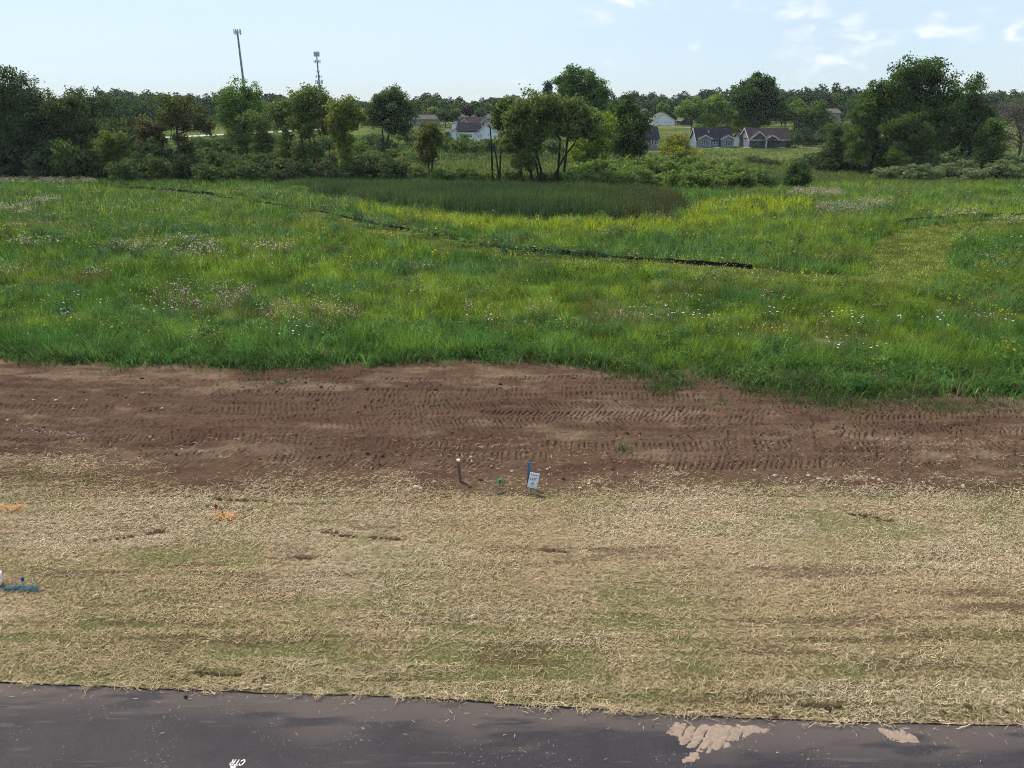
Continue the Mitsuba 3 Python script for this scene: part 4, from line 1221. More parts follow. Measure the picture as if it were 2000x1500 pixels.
ranch('shed', 'dark brown shed with gray roof at the edge of bare tan ground', 375, 1330, 1354, 245, 236, 228.5, 'siding_brown', 'shingle_gray', [], [(1346, 241, 1352, 246)], d=9, axis='y')
labels['shed']['category'] = 'shed'
ranch('house', 'dark roofed house with white posts, half hidden by the dark tree right of the willow', 236, 1222, 1286, 284, 270, 248, 'siding_gray', 'shingle_dark', [(1252, 271, 1255, 280), (1258, 271, 1261, 280), (1273, 271, 1276.5, 283), (1279, 271, 1283, 283)], [(1265, 272, 1270, 284)], d=10)
ranch('house', 'gray roof and white gable showing between the dark far trees at right', 330, 1622, 1642, 232, 221, 213, 'siding_tan', 'shingle_gray', [(1630, 222, 1633, 226)], d=10)
ranch('house', 'white walled building with dark roof under the street lamp', 430, 637, 651, 222, 208, 203, 'siding_white', 'shingle_dark', [(642, 210, 645, 213)], d=10)

# car beside the white house
cx, cz = gp(981, 272)[0], 0
Y = 232.0
z0 = terrain(0, Y)
k = thing('parked_car', 'small white car parked right of the white wrapped house', 'car')
cx = px(982, 268, Y)[0]
body = trimesh.creation.extrude_polygon(Polygon([(-2.1, .35), (2.1, .35), (2.15, .8), (1.3, .95), (.8, 1.42), (-1.0, 1.45), (-1.7, .98), (-2.15, .9)]).buffer(-.05).buffer(.05), 1.7, engine='earcut')
v = np.array(body.vertices)
body.vertices = np.stack([cx + v[:, 0], Y + v[:, 2], z0 + v[:, 1]], 1)
body.fix_normals()
part(k, 'body', body, 'car_white')
for a, b in ((-1.0, -.1), (0, .85)):
    part(k, 'window', box(cx + a, cx + b, Y - .02, Y + .04, z0 + .98, z0 + 1.34), 'window_glass')
for a in (-1.35, 1.35):
    w = trimesh.creation.cylinder(.34, .22, sections=18)
    w.apply_transform(trimesh.transformations.rotation_matrix(math.pi / 2, [1, 0, 0]))
    w.apply_translation((cx + a, Y + .08, z0 + .34))
    part(k, 'wheel', w, 'rubber')

# ---- cell towers and lamp
def mast(label, Y, ub, ut, vt, tiers, r0, r1):
    k = thing('cell_tower', label, 'cell tower')
    top = at(ut, vt, Y)
    foot = np.array([top[0], Y, terrain(top[0], Y)])
    part(k, 'pole', tube([foot, [top[0], Y, (foot[2] + top[2]) / 2], [top[0], Y, top[2]]], [r0, (r0 + r1) / 2, r1], 12), 'galvanised', 40)
    for dz, R, n, h, w in tiers:
        zc = top[2] - dz
        if R:
            c = np.linspace(0, 2 * np.pi, 13)
            part(k, 'platform', cat(tube(np.stack([top[0] + R * np.cos(c), Y + R * np.sin(c), zc + 0 * c], 1), .09, 5), *[tube([(top[0], Y, zc), (top[0] + R * np.cos(a), Y + R * np.sin(a), zc)], .08, 5) for a in np.arange(3) * 2.094 + .4]), 'galvanised')
        for j in range(n):
            a = j * 2 * np.pi / n + .3
            m = trimesh.creation.box((.25, w, h))
            m.apply_transform(trimesh.transformations.rotation_matrix(a, [0, 0, 1]))
            m.apply_translation((top[0] + (R + .2) * np.cos(a), Y + (R + .2) * np.sin(a), zc))
            part(k, 'antenna', m, 'antenna_panel')
    return k


mast('tall slender cell tower with one cluster of antennas, leftmost and higher of the two', 400, 478, 463, 59, [(.8, 1.5, 9, 2.4, .42)], .72, .42)
mast('shorter cell tower with three tiers of antennas, the right one of the two', 470, 625, 618, 102, [(1.0, 1.35, 9, 2.6, .7), (5.0, 1.7, 6, 1.8, .35), (10.5, .5, 2, 1.2, .8), (13.2, 1.5, 5, 1.6, .35), (16.2, 1.9, 9, 2.2, .42)], .75, .32)
Y = 420.0
k = thing('street_lamp', 'thin street lamp rising above the trees right of the shorter cell tower', 'street lamp')
lt = at(647, 190, Y)
part(k, 'pole', tube([(lt[0], Y, 0), (lt[0], Y, lt[2])], [.16, .09], 8), 'antenna_panel')
part(k, 'lamp_head', cat(tube([(lt[0], Y, lt[2]), (lt[0] - .9, Y, lt[2] + .5)], .09, 6), box(lt[0] - 1.8, lt[0] - .6, Y - .25, Y + .25, lt[2] + .4, lt[2] + .75)), 'galvanised')

# ---- silt fences
def silt_fence(label, pts, h, gaps, seed):
    rg = np.random.default_rng(seed)
    k = thing('silt_fence', label, 'silt fence')
    c = curve([gp(u, v) for u, v in pts], 14)
    s = np.concatenate([[0], np.cumsum(np.linalg.norm(np.diff(c[:, :2], axis=0), axis=1))])
    S = np.arange(0, s[-1], .45)
    c = np.stack([np.interp(S, s, c[:, i]) for i in range(3)], 1)
    t = unit(np.gradient(c[:, :2], axis=0))
    nn = np.stack([-t[:, 1], t[:, 0]], 1)
    q = np.stack([S * .22, S * 0, S * 0 + seed], -1)
    sag = h * (.62 + .6 * (meshkit.fbm(q, 3) - .35)) - .07 * np.sin(S / 2.4 * np.pi) ** 2
    for a, b, m in gaps:
        f = (S / s[-1] > a) & (S / s[-1] < b)
        sag = np.where(f, sag * m, sag)
    wob = .10 * (meshkit.fbm(q * 9, 2) - .5)
    rows = []
    for zf, o in ((-.05, -.004), (.5, .02), (1, -.004), (1, .004), (.5, .028), (-.05, .004)):
        p = c.copy()
        p[:, :2] += nn * (o + wob[:, None] * (.3 + zf))
        p[:, 2] = terrain(p[:, 0], p[:, 1]) + sag * zf
        rows.append(p)
    R = np.stack(rows)
    part(k, 'fabric', grid_mesh(R[..., 0], R[..., 1], R[..., 2]), 'black_fabric', 40)
    for i in range(0, len(S), 6):
        p = c[i]
        x, y = p[0] + .05 * nn[i, 0], p[1] + .05 * nn[i, 1]
        z = float(terrain(x, y))
        st = tube([(x, y, z - .1), (x + rg.normal(0, .05), y + rg.normal(0, .05), z + max(.35, sag[i] + .18))], .022, 4)
        part(k, 'stake', st, 'weathered_wood')


silt_fence('long black silt fence curving through the meadow from the left trees', FENCE_A, .56, [(.30, .62, .42), (.62, .84, .72), (.90, .94, .7)], 3)
silt_fence('short black silt fence behind the mown lane at the right edge', FENCE_B, .5, [(0, .12, .6)], 5)

# ================================================================== TREES
# wetland trees, one by one
tree('tree', 'tall dark ragged tree at the far left edge', (18, 348), 133, [(8, 172, 30), (20, 148, 14), (28, 175, 20), (48, 196, 30), (10, 215, 34), (45, 235, 34), (75, 235, 22), (15, 265, 36), (66, 212, 18), (-25, 200, 40), (-30, 260, 40), (60, 268, 28), (30, 295, 34), (85, 262, 20), (70, 300, 26), (100, 290, 20), (-10, 300, 40)], DARK, trunks=([(18, 348), (20, 280), (14, 200)], [(24, 348), (45, 260), (52, 200)]), seed=1, dens=2.2, thick=.3, sunlit_tip=GREEN)
tree('tree', 'dark tree with long leaning trunk, second from the left edge', (142, 348), 104, [(112, 205, 22), (135, 200, 18), (146, 214, 20), (100, 225, 22), (128, 236, 26), (158, 258, 24), (170, 248, 16), (150, 282, 22), (92, 250, 18), (175, 285, 20), (160, 305, 22), (110, 262, 16), (185, 310, 18)], (.045, .055, .024), trunks=([(142, 348), (133, 310), (116, 265), (98, 240), (84, 214)], [(162, 348), (160, 290), (140, 220)]), seed=2, thick=.28, sunlit_tip=OLIVE)
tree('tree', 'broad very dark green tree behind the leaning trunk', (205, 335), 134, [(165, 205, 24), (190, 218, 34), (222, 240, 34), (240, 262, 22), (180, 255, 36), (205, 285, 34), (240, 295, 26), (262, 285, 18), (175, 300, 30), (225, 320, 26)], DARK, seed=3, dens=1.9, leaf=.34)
tree('tree', 'light yellow green bushy tree at left, in front of the dark ones', (216, 352), 118, [(214, 272, 14), (228, 280, 18), (205, 295, 20), (235, 305, 20), (190, 318, 16), (220, 325, 26), (245, 330, 16), (200, 335, 18)], (.075, .092, .026), seed=4, sunlit_tip=LIGHT, dens=3.2)
tree('tree', 'olive tree with ivy wrapped straight trunk above the pale far road', (364, 350), 116, [(350, 208, 24), (330, 222, 22), (372, 222, 22), (345, 238, 26), (386, 244, 14), (400, 252, 13), (318, 240, 12), (362, 300, 11, 28), (366, 330, 12, 18), (340, 205, 16)], (.062, .068, .026), trunks=([(364, 350), (357, 310), (352, 270), (349, 225)],), seed=5, thick=.3, sunlit_tip=OLIVE)
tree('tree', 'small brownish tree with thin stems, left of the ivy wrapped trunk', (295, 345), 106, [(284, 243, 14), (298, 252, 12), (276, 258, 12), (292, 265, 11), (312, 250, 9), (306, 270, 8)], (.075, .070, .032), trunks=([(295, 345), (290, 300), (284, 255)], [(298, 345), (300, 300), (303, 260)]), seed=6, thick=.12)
tree('tree', 'bright green cottonwood with spiky top, in front of the taller tower', (488, 330), 136, [(462, 180, 14, 20), (478, 186, 12, 18), (445, 196, 16), (495, 192, 11, 16), (468, 205, 26), (440, 222, 20), (500, 215, 14), (480, 232, 28), (455, 245, 24), (470, 262, 26), (488, 280, 18), (500, 245, 16), (478, 292, 16)], (.060, .105, .030), seed=7, sunlit_tip=(.095, .15, .035), dens=2.4, thick=.3, trunks=([(488, 330), (482, 290), (472, 220), (468, 185)],))
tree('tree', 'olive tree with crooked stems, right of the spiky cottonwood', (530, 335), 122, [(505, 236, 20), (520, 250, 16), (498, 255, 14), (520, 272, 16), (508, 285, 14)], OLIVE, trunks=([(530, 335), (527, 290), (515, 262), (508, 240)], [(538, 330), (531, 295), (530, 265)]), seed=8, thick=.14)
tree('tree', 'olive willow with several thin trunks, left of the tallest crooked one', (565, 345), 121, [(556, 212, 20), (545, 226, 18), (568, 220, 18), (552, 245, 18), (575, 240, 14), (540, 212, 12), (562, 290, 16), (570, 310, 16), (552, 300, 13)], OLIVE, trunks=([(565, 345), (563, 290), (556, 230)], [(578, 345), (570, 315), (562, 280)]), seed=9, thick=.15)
tree('tree', 'tallest crooked olive willow of the middle group', (603, 348), 117, [(590, 194, 18), (606, 190, 18), (622, 200, 20), (580, 206, 16), (600, 215, 26), (625, 222, 20), (585, 232, 20), (612, 240, 20), (578, 252, 16), (632, 210, 14), (600, 262, 14)], OLIVE, trunks=([(603, 348), (601, 315), (608, 288), (600, 250), (600, 215)], [(616, 340), (612, 305), (606, 285)], [(595, 348), (592, 300), (590, 240)]), seed=10, thick=.2, sunlit_tip=OLIVE_L)
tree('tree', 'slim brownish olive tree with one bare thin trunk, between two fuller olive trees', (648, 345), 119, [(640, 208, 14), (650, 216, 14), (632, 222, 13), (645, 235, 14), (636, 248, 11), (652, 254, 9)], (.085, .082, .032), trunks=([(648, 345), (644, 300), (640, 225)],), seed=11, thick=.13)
tree('tree', 'yellow green willow with two dark trunks, rightmost of the middle group', (674, 356), 102, [(664, 212, 17), (682, 208, 15), (694, 220, 14), (660, 228, 18), (680, 232, 19), (652, 240, 11), (668, 252, 15), (690, 242, 12), (662, 272, 9), (702, 226, 10)], (.105, .125, .034), trunks=([(674, 356), (676, 300), (673, 262), (668, 225)], [(668, 350), (664, 300), (660, 255)]), seed=12, thick=.16, sunlit_tip=(.14, .165, .038))
tree('tree', 'tall dark green elm with forked bare trunk, left of the white house', (752, 318), 120, [(748, 200, 20), (770, 183, 10, 12), (781, 192, 9), (758, 190, 12), (768, 202, 20), (735, 215, 22), (760, 222, 26), (788, 222, 22), (780, 240, 20), (740, 238, 18), (724, 232, 12), (796, 210, 12), (765, 250, 15), (790, 250, 12)], (.042, .066, .026), trunks=([(752, 318), (750, 285), (748, 255), (745, 215)], [(750, 272), (760, 258), (772, 247), (784, 240)], [(761, 318), (759, 288), (757, 270)]), seed=13, thick=.26, sunlit_tip=GREEN)
tree('tree', 'small olive tree on a thin bare trunk, standing alone in the marsh', (839, 362), 98, [(836, 256, 11), (825, 261, 10), (847, 262, 11), (838, 268, 17), (848, 282, 16), (832, 284, 12), (842, 298, 13), (834, 310, 8)], (.072, .076, .027), trunks=([(839, 362), (838, 330), (834, 305), (836, 260)], [(839, 330), (846, 308), (848, 285)]), seed=14, thick=.14, sunlit_tip=OLIVE_L)
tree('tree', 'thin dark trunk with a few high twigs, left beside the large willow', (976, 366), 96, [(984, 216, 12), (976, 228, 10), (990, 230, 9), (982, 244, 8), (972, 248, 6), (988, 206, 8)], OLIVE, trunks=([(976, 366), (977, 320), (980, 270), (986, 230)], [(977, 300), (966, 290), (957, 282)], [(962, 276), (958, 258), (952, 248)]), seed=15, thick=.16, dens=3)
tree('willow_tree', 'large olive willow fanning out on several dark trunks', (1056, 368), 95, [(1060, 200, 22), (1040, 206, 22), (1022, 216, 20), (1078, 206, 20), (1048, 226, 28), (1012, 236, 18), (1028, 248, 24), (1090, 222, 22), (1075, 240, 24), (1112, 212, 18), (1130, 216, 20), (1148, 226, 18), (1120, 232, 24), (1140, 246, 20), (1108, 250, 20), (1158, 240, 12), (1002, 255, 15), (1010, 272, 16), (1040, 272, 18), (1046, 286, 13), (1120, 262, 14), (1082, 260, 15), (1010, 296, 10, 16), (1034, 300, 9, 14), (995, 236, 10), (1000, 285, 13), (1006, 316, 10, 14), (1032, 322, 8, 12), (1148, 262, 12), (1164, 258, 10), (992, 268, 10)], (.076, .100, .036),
     trunks=([(1021, 364), (1016, 325), (1010, 290), (1008, 255)], [(1041, 366), (1036, 330), (1033, 300), (1030, 255)], [(1062, 368), (1056, 330), (1047, 295), (1050, 270), (1055, 235)], [(1055, 368), (1050, 335), (1043, 290)], [(1073, 368), (1086, 335), (1104, 302), (1120, 280), (1132, 250)], [(1088, 334), (1092, 305), (1094, 270)], [(1100, 308), (1107, 285), (1110, 255)]), seed=16, thick=.22, sunlit_tip=(.105, .130, .042), dens=3.2, category='tree')
tree('tree', 'bright yellow green tree just right of the large willow', (1168, 352), 108, [(1172, 232, 14), (1184, 244, 15), (1162, 252, 15), (1178, 262, 17), (1150, 275, 15), (1168, 285, 17), (1145, 298, 13), (1160, 312, 15), (1140, 320, 12), (1186, 276, 12)], (.115, .165, .030), trunks=([(1168, 352), (1166, 300), (1172, 245)], [(1122, 352), (1121, 310), (1112, 290)]), seed=17, thick=.14, sunlit_tip=(.17, .215, .032), dens=2.8)
tree('tree', 'tall airy green cottonwood rising above the willow', (1132, 292), 185, [(1112, 146, 12), (1122, 158, 14), (1138, 145, 11), (1150, 152, 13), (1104, 170, 13), (1130, 172, 18), (1152, 172, 16), (1164, 166, 10), (1112, 188, 18), (1138, 192, 20), (1160, 188, 16), (1176, 184, 9), (1122, 205, 20), (1150, 208, 20), (1172, 202, 12), (1094, 160, 7), (1100, 192, 12)], (.050, .092, .030), seed=18, sunlit_tip=(.075, .13, .034), dens=1.7, leaf=.38, sub=.5, thick=.4)
tree('tree', 'dark green rounded tree hiding most of the dark roofed house', (1222, 330), 150, [(1224, 212, 14), (1212, 226, 18), (1238, 224, 18), (1226, 242, 24), (1208, 252, 18), (1246, 248, 16), (1222, 268, 26), (1244, 272, 18), (1204, 280, 20), (1228, 294, 24), (1248, 292, 14)], (.030, .052, .020), seed=19, sunlit_tip=(.07, .11, .028), dens=2.2, leaf=.34)
tree('round_bush', 'round yellow topped bush in front of the gray houses', (1327, 330), 145, [(1320, 282, 16), (1306, 294, 15), (1336, 288, 16), (1322, 300, 22), (1346, 302, 17), (1308, 310, 14), (1340, 316, 18), (1356, 316, 12), (1322, 320, 18)], (.060, .085, .026), seed=20, sunlit_tip=(.26, .235, .022), dens=3.0, category='bush', limbs=False, thick=.12)
tree('tree', 'small dark upright tree alone in the meadow, right of the shrub thicket', (1557, 369), 101, [(1556, 326, 9), (1548, 336, 11), (1566, 335, 10), (1556, 346, 15), (1570, 348, 9), (1543, 352, 10), (1562, 358, 12), (1548, 360, 9)], (.036, .066, .022), seed=21, sunlit_tip=GREEN, dens=4.5, leaf=.24, sub=.28, thick=.1)
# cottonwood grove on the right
tree('tree', 'tallest dark green cottonwood of the right grove', (1790, 335), 150, [(1782, 136, 16), (1808, 132, 18), (1832, 138, 17), (1762, 148, 15), (1848, 156, 15), (1795, 156, 24), (1825, 166, 22), (1746, 170, 16), (1772, 182, 24), (1855, 178, 12), (1805, 198, 28), (1838, 200, 20), (1748, 200, 20), (1772, 226, 28), (1812, 236, 28), (1838, 240, 22), (1790, 270, 32), (1825, 285, 28)], (.036, .066, .022), seed=22, sunlit_tip=(.062, .105, .028), dens=1.75, leaf=.36, sub=.48, thick=.5)
tree('tree', 'left shoulder of the right grove, a dark cottonwood stepping down', (1700, 338), 148, [(1728, 174, 12), (1712, 184, 15), (1735, 196, 16), (1696, 206, 17), (1720, 218, 22), (1682, 232, 18), (1704, 248, 24), (1730, 252, 20), (1675, 264, 18), (1698, 284, 26), (1730, 290, 26), (1672, 296, 18), (1715, 312, 20)], (.040, .070, .023), seed=23, sunlit_tip=(.072, .115, .028), dens=1.8, leaf=.36, sub=.46, thick=.4)
tree('tree', 'lower cottonwood with loose wispy top, right side of the grove', (1885, 335), 152, [(1900, 172, 9, 13), (1892, 190, 13), (1920, 196, 9, 14), (1876, 198, 14), (1908, 208, 15), (1868, 214, 17), (1892, 226, 22), (1922, 222, 12), (1862, 242, 20), (1890, 256, 24), (1918, 246, 15), (1872, 284, 26), (1905, 286, 20)], (.038, .066, .024), seed=24, sunlit_tip=(.066, .11, .03), dens=1.8, leaf=.36, sub=.46, thick=.4)
tree('tree', 'front tree at the foot of the right grove, dull green', (1768, 345), 138, [(1748, 250, 18), (1770, 240, 18), (1790, 256, 20), (1758, 276, 22), (1782, 290, 24), (1745, 300, 20), (1765, 316, 20), (1800, 310, 20)], (.040, .064, .022), seed=25, sunlit_tip=(.064, .095, .026), dens=2.0, leaf=.34, thick=.3)
tree('tree', 'pointed green tree at the right end of the grove', (1936, 345), 140, [(1942, 246, 9, 11), (1936, 260, 13), (1948, 264, 11), (1932, 278, 15), (1946, 288, 16), (1928, 300, 16), (1944, 312, 17)], (.038, .070, .022), seed=26, sunlit_tip=(.09, .14, .032), dens=2.6, thick=.2)
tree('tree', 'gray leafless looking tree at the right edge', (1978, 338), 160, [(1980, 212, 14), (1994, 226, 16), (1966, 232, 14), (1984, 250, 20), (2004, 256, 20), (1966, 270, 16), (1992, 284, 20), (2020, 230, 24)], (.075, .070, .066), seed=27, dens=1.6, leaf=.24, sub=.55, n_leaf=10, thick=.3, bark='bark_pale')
tree('tree', 'gray green willow shrub tree at the left foot of the right grove', (1640, 335), 145, [(1634, 250, 13), (1648, 262, 16), (1626, 270, 15), (1640, 285, 20), (1618, 295, 15), (1655, 295, 16), (1632, 310, 18), (1606, 305, 10)], (.044, .066, .028), seed=28, sunlit_tip=(.08, .11, .036), dens=2.4, thick=.2)
# around the houses
tree('tree', 'large solitary round crowned dark tree behind the gray houses', (1476, 252), 285, [(1478, 170, 18), (1460, 182, 18), (1496, 180, 18), (1450, 200, 16), (1478, 196, 26), (1504, 200, 16), (1456, 220, 20), (1484, 222, 24), (1502, 222, 16), (1466, 165, 11), (1490, 164, 12)], (.034, .058, .022), seed=29, dens=2.0, leaf=.55, sub=.6, thick=.6, sunlit_tip=(.05, .085, .026))
tree('spruce_tree', 'dark pointed spruce left behind the airy cottonwood', (1070, 245), 290, [(1070, 172, 4, 8), (1069, 184, 7, 8), (1070, 196, 9, 8), (1071, 208, 11, 8), (1070, 220, 12, 8), (1070, 232, 13, 8)], (.034, .060, .046), seed=30, dens=1.8, leaf=.5, sub=.5, thick=.3, category='tree', deep=.1)
for i, (u, v, r, c, lab) in enumerate([
        (1352, 214, 20, (.085, .135, .034), 'rounded light green tree behind the brown shed'),
        (1396, 206, 20, (.10, .155, .036), 'tall yellow green tree above the left gray house'),
        (1388, 232, 16, (.115, .165, .036), 'small yellow green tree just left behind the gray house roof'),
        (1420, 228, 13, (.09, .14, .034), 'small green tree right behind the left gray house roof'),
        (1450, 234, 18, (.11, .165, .036), 'bright rounded tree left behind the brown roofed house'),
        (1478, 236, 15, (.07, .115, .032), 'mid green tree right behind the brown house roof ridge'),
        (1530, 222, 19, (.075, .115, .030), 'rounded green tree above the right end of the brown roof'),
        (1562, 220, 20, (.085, .125, .032), 'rounded yellowish tree right of the brown roofed house'),
        (1598, 222, 20, (.055, .09, .028), 'mid green tree left of the hidden gray roof'),
        (1580, 250, 20, (.040, .066, .024), 'dark low tree right of the brown roofed house'),
        (1612, 250, 20, (.046, .076, .026), 'dark low tree left of the right grove'),
        (1372, 238, 9, (.03, .05, .02), 'narrow dark tree beside the brown shed'),
        (1332, 218, 9, (.024, .042, .024), 'dark conifer left of the brown shed'),
        (1296, 212, 8, (.075, .125, .032), 'small bright green tree above the plain white house'),
        (1195, 222, 16, (.05, .08, .026), 'dark green tree left of the tall gray house'),
        (870, 226, 15, (.036, .058, .026), 'round dark lollipop tree right of the long gray house'),
        (914, 218, 9, (.03, .018, .022), 'dark purple leaved tree behind the plum roof'),
        (890, 222, 9, (.065, .10, .03), 'small green tree by the short pale drive'),
        (845, 219, 7, (.09, .14, .035), 'tiny light green tree behind the long gray roof'),
        (938, 222, 8, (.05, .08, .026), 'small tree in front of the pale brown roof')]):
    Yb = 285 if i < 11 else 395 if i in (11, 12, 13) else 340 if i in (14, 16) else 372 if i == 18 else 345
    vb = 286 if i in (0, 1, 2, 3, 4, 5) else v + r + 8
    b = at(u, v + r * 1.5, Yb)
    vb = v + r * 1.6
    tree('tree', lab, (u, vb), Yb, [(u, v - r * .35, r * .62), (u - r * .45, v + r * .05, r * .6), (u + r * .45, v + r * .05, r * .6), (u, v + r * .35, r * .8), (u - r * .2, v - r * .1, r * .7)], c, seed=60 + i, dens=1.7, leaf=.5, sub=.55, thick=.25, limbs=False, sunlit_tip=tuple(np.array(c) * 1.25), deep=.6)

# the far wood along the horizon: three rows of trees
far_profile = np.array([(-80, 180), (0, 178), (100, 190), (135, 196), (178, 186), (205, 168), (240, 172), (262, 178), (280, 172), (300, 178), (345, 182), (380, 178), (410, 182), (440, 178), (515, 180), (540, 176), (565, 186), (585, 184), (600, 171), (618, 174), (640, 190), (700, 197), (735, 198), (800, 192), (812, 186), (835, 177), (862, 177), (878, 190), (900, 186), (918, 194), (935, 187), (965, 184), (985, 188), (1000, 179), (1020, 190), (1030, 182), (1050, 194), (1100, 190), (1190, 182), (1215, 182), (1240, 176), (1262, 184), (1284, 172), (1300, 184), (1330, 180), (1362, 171), (1395, 168), (1425, 168), (1436, 182), (1460, 180), (1515, 168), (1540, 176), (1570, 168), (1590, 172), (1610, 163), (1640, 164), (1665, 168), (1700, 170), (1900, 180), (1945, 176), (1970, 172), (1990, 178), (2010, 172), (2100, 176)])
FARC = [(.042, .072, .042), (.056, .092, .046), (.048, .084, .036), (.066, .108, .046), (.084, .132, .050)]


MARKS = [(18, 'the ragged left edge tree'), (80, 'the leaning trunk top'), (142, 'the leaning trunk foot'), (216, 'the yellow green bushy tree'), (292, 'the small brownish tree'), (360, 'the ivy wrapped trunk'), (420, 'the pale far road bend'), (478, 'the spiky cottonwood'), (528, 'the crooked stemmed olive'),
         (565, 'the many trunked olive'), (603, 'the tallest crooked willow'), (648, 'the bare thin trunk'), (675, 'the yellow green willow'), (716, 'the half hidden gray house'), (755, 'the forked elm'), (806, 'the long gray house door'), (839, 'the lone marsh tree'), (885, 'the short pale drive'), (925, 'the white wrapped house'), (976, 'the twiggy dark trunk'), (1020, 'the willow left trunk'),
         (1060, 'the willow middle'), (1100, 'the willow right trunk'), (1135, 'the airy cottonwood'), (1170, 'the bright yellow green tree'), (1222, 'the dark rounded tree'), (1262, 'the tall gray house'), (1298, 'the plain white house'), (1327, 'the yellow topped bush'), (1345, 'the brown shed'), (1395, 'the blue gray house'), (1440, 'the gap between gray houses'), (1476, 'the solitary round tree'),
         (1520, 'the brown roofed porch'), (1557, 'the lone upright tree'), (1590, 'the pale path'), (1632, 'the hidden gray roof'), (1680, 'the grove left shoulder'), (1735, 'the grove front tree'), (1790, 'the tallest grove tree'), (1840, 'the grove right side'), (1890, 'the wispy grove tree'), (1936, 'the pointed grove tree'), (1985, 'the gray leafless tree'), (2040, 'the right picture edge'), (-60, 'the left picture edge')]


def beside(u):
    m = min(MARKS, key=lambda q: abs(q[0] - u))
    d = u - m[0]
    return ('in line with ' if abs(d) < 6 else 'just left of ' if d < -13 else 'slightly left of ' if d < 0 else 'slightly right of ' if d <= 13 else 'just right of ') + m[1]


def far_group(u):
    if u < 440:
        return 'dark tree in the far wood behind the left trees', 'far wood behind the left trees'
    if u < 660:
        return 'dark tree in the far wood around the two cell towers', 'far wood around the cell towers'
    if u < 1060:
        return 'dark green tree in the far wood between the shorter tower and the spruce', 'far wood left of the spruce'
    if u < 1440:
        return 'dark green tree in the far wood between the airy cottonwood and the solitary round tree', 'far wood above the shed'
    return 'dark blue green tree in the far wood right of the solitary round tree', 'far wood at the right'


for row, (Yr, dv, step) in enumerate([(480, 0, 19), (420, 10, 24), (365, 22, 30)]):
    u = -90.0
    while u < 2100:
        u += step * rng.uniform(.7, 1.3)
        top = float(np.interp(u, far_profile[:, 0], far_profile[:, 1])) + dv + rng.uniform(-3, 6) * (row > 0) + rng.uniform(0, 4) * (row == 0)
        if row == 2 and (690 < u < 975 or 1235 < u < 1365 or 1600 < u < 1660):
            continue
        Yt = Yr + rng.uniform(-18, 18)
        p = at(u, top, Yt)
        h = p[2] - terrain(0, Yt)
        w = h * rng.uniform(.85, 1.15) if row < 2 else h * rng.uniform(1.0, 1.3)
        lab, grp = far_group(u)
        kind = 'round' if rng.random() < .9 else 'tall'
        ci = int(rng.integers(0, 3)) if row == 0 else int(rng.integers(0, 5))
        if 660 < u < 1060 and row > 0:
            ci = int(rng.integers(3, 5))
        col = FARC[ci]
        lab = ('rounded ' if kind == 'round' else 'narrow ') + ('dark', 'dark', 'dark', 'green', 'bright')[ci] + ' tree ' + ('on the far skyline, ', 'in the second row, ', 'low in the front row, ')[row] + beside(u)
        plant('far_tree', lab, 'tree', (p[0], Yt, terrain(0, Yt)), h * 1.02, w, kind, int(rng.integers(0, 3)), col, grp)
for u, top in [(140, 189), (155, 190), (168, 193), (682, 197), (692, 194), (704, 196), (716, 198), (728, 199), (128, 192)]:
    p = at(u, top, 1100)
    plant('distant_tree', 'hazy distant tree on the skyline, ' + beside(u), 'tree', (p[0], 1100, 0), p[2] * 1.02, p[2] * 1.5, 'round', 1, FARC[1], 'hazy trees on the skyline')
# a pair of airy tall trees beside the right tower
for u, top in [(588, 177), (604, 170), (616, 172), (626, 178)]:
    p = at(u, top, 455)
    plant('far_tree', 'loose topped dark tree by the shorter cell tower, ' + beside(u), 'tree', (p[0], 455, 0), p[2], p[2] * .5, 'tall', 1, FARC[0], 'loose trees beside the shorter cell tower')

# ---- understorey: the dark trees that close the wood on the left
for u, top, Yb, wd, c in [(-25, 205, 128, 1.0, 0), (25, 228, 124, 1.1, 2), (62, 248, 126, 1.2, 0), (100, 236, 132, 1.0, 2), (128, 262, 122, 1.2, 1), (178, 268, 124, 1.1, 0), (262, 262, 130, 1.2, 1), (205, 240, 138, 1.0, 0), (250, 222, 150, .9, 2), (322, 304, 124, 1.3, 3), (395, 310, 124, 1.3, 1), (430, 312, 126, 1.4, 3), (470, 314, 122, 1.4, 1),
                          (520, 298, 124, 1.2, 3), (548, 288, 124, 1.1, 1), (590, 296, 122, 1.2, 3), (630, 300, 122, 1.3, 1), (660, 306, 124, 1.4, 3), (712, 298, 132, 1.2, 4), (735, 304, 130, 1.2, 3), (790, 300, 134, 1.3, 3), (1180, 300, 128, 1.3, 4), (1265, 300, 132, 1.3, 1), (1290, 306, 134, 1.4, 3)]:
    p = at(u, top, Yb)
    h = p[2] - terrain(0, Yb)
    Yb += 24
    p = at(u, top, Yb)
    h = p[2] - terrain(0, Yb)
    plant('low_tree', 'low bushy ' + ('dark', 'dark green', 'dark', 'mid green', 'fresh green')[c] + ' tree behind shrubs, ' + beside(u), 'tree', (p[0], Yb, terrain(0, Yb)), h, h * wd * 1.15, 'shrub', int(rng.integers(0, 3)), FARC[c], 'low trees filling the wood')

# ---- shrubs
SH_D, SH_M, SH_L, SH_G, SH_Y = (.050, .078, .034), (.072, .112, .040), (.120, .180, .052), (.120, .155, .078), (.15, .205, .05)


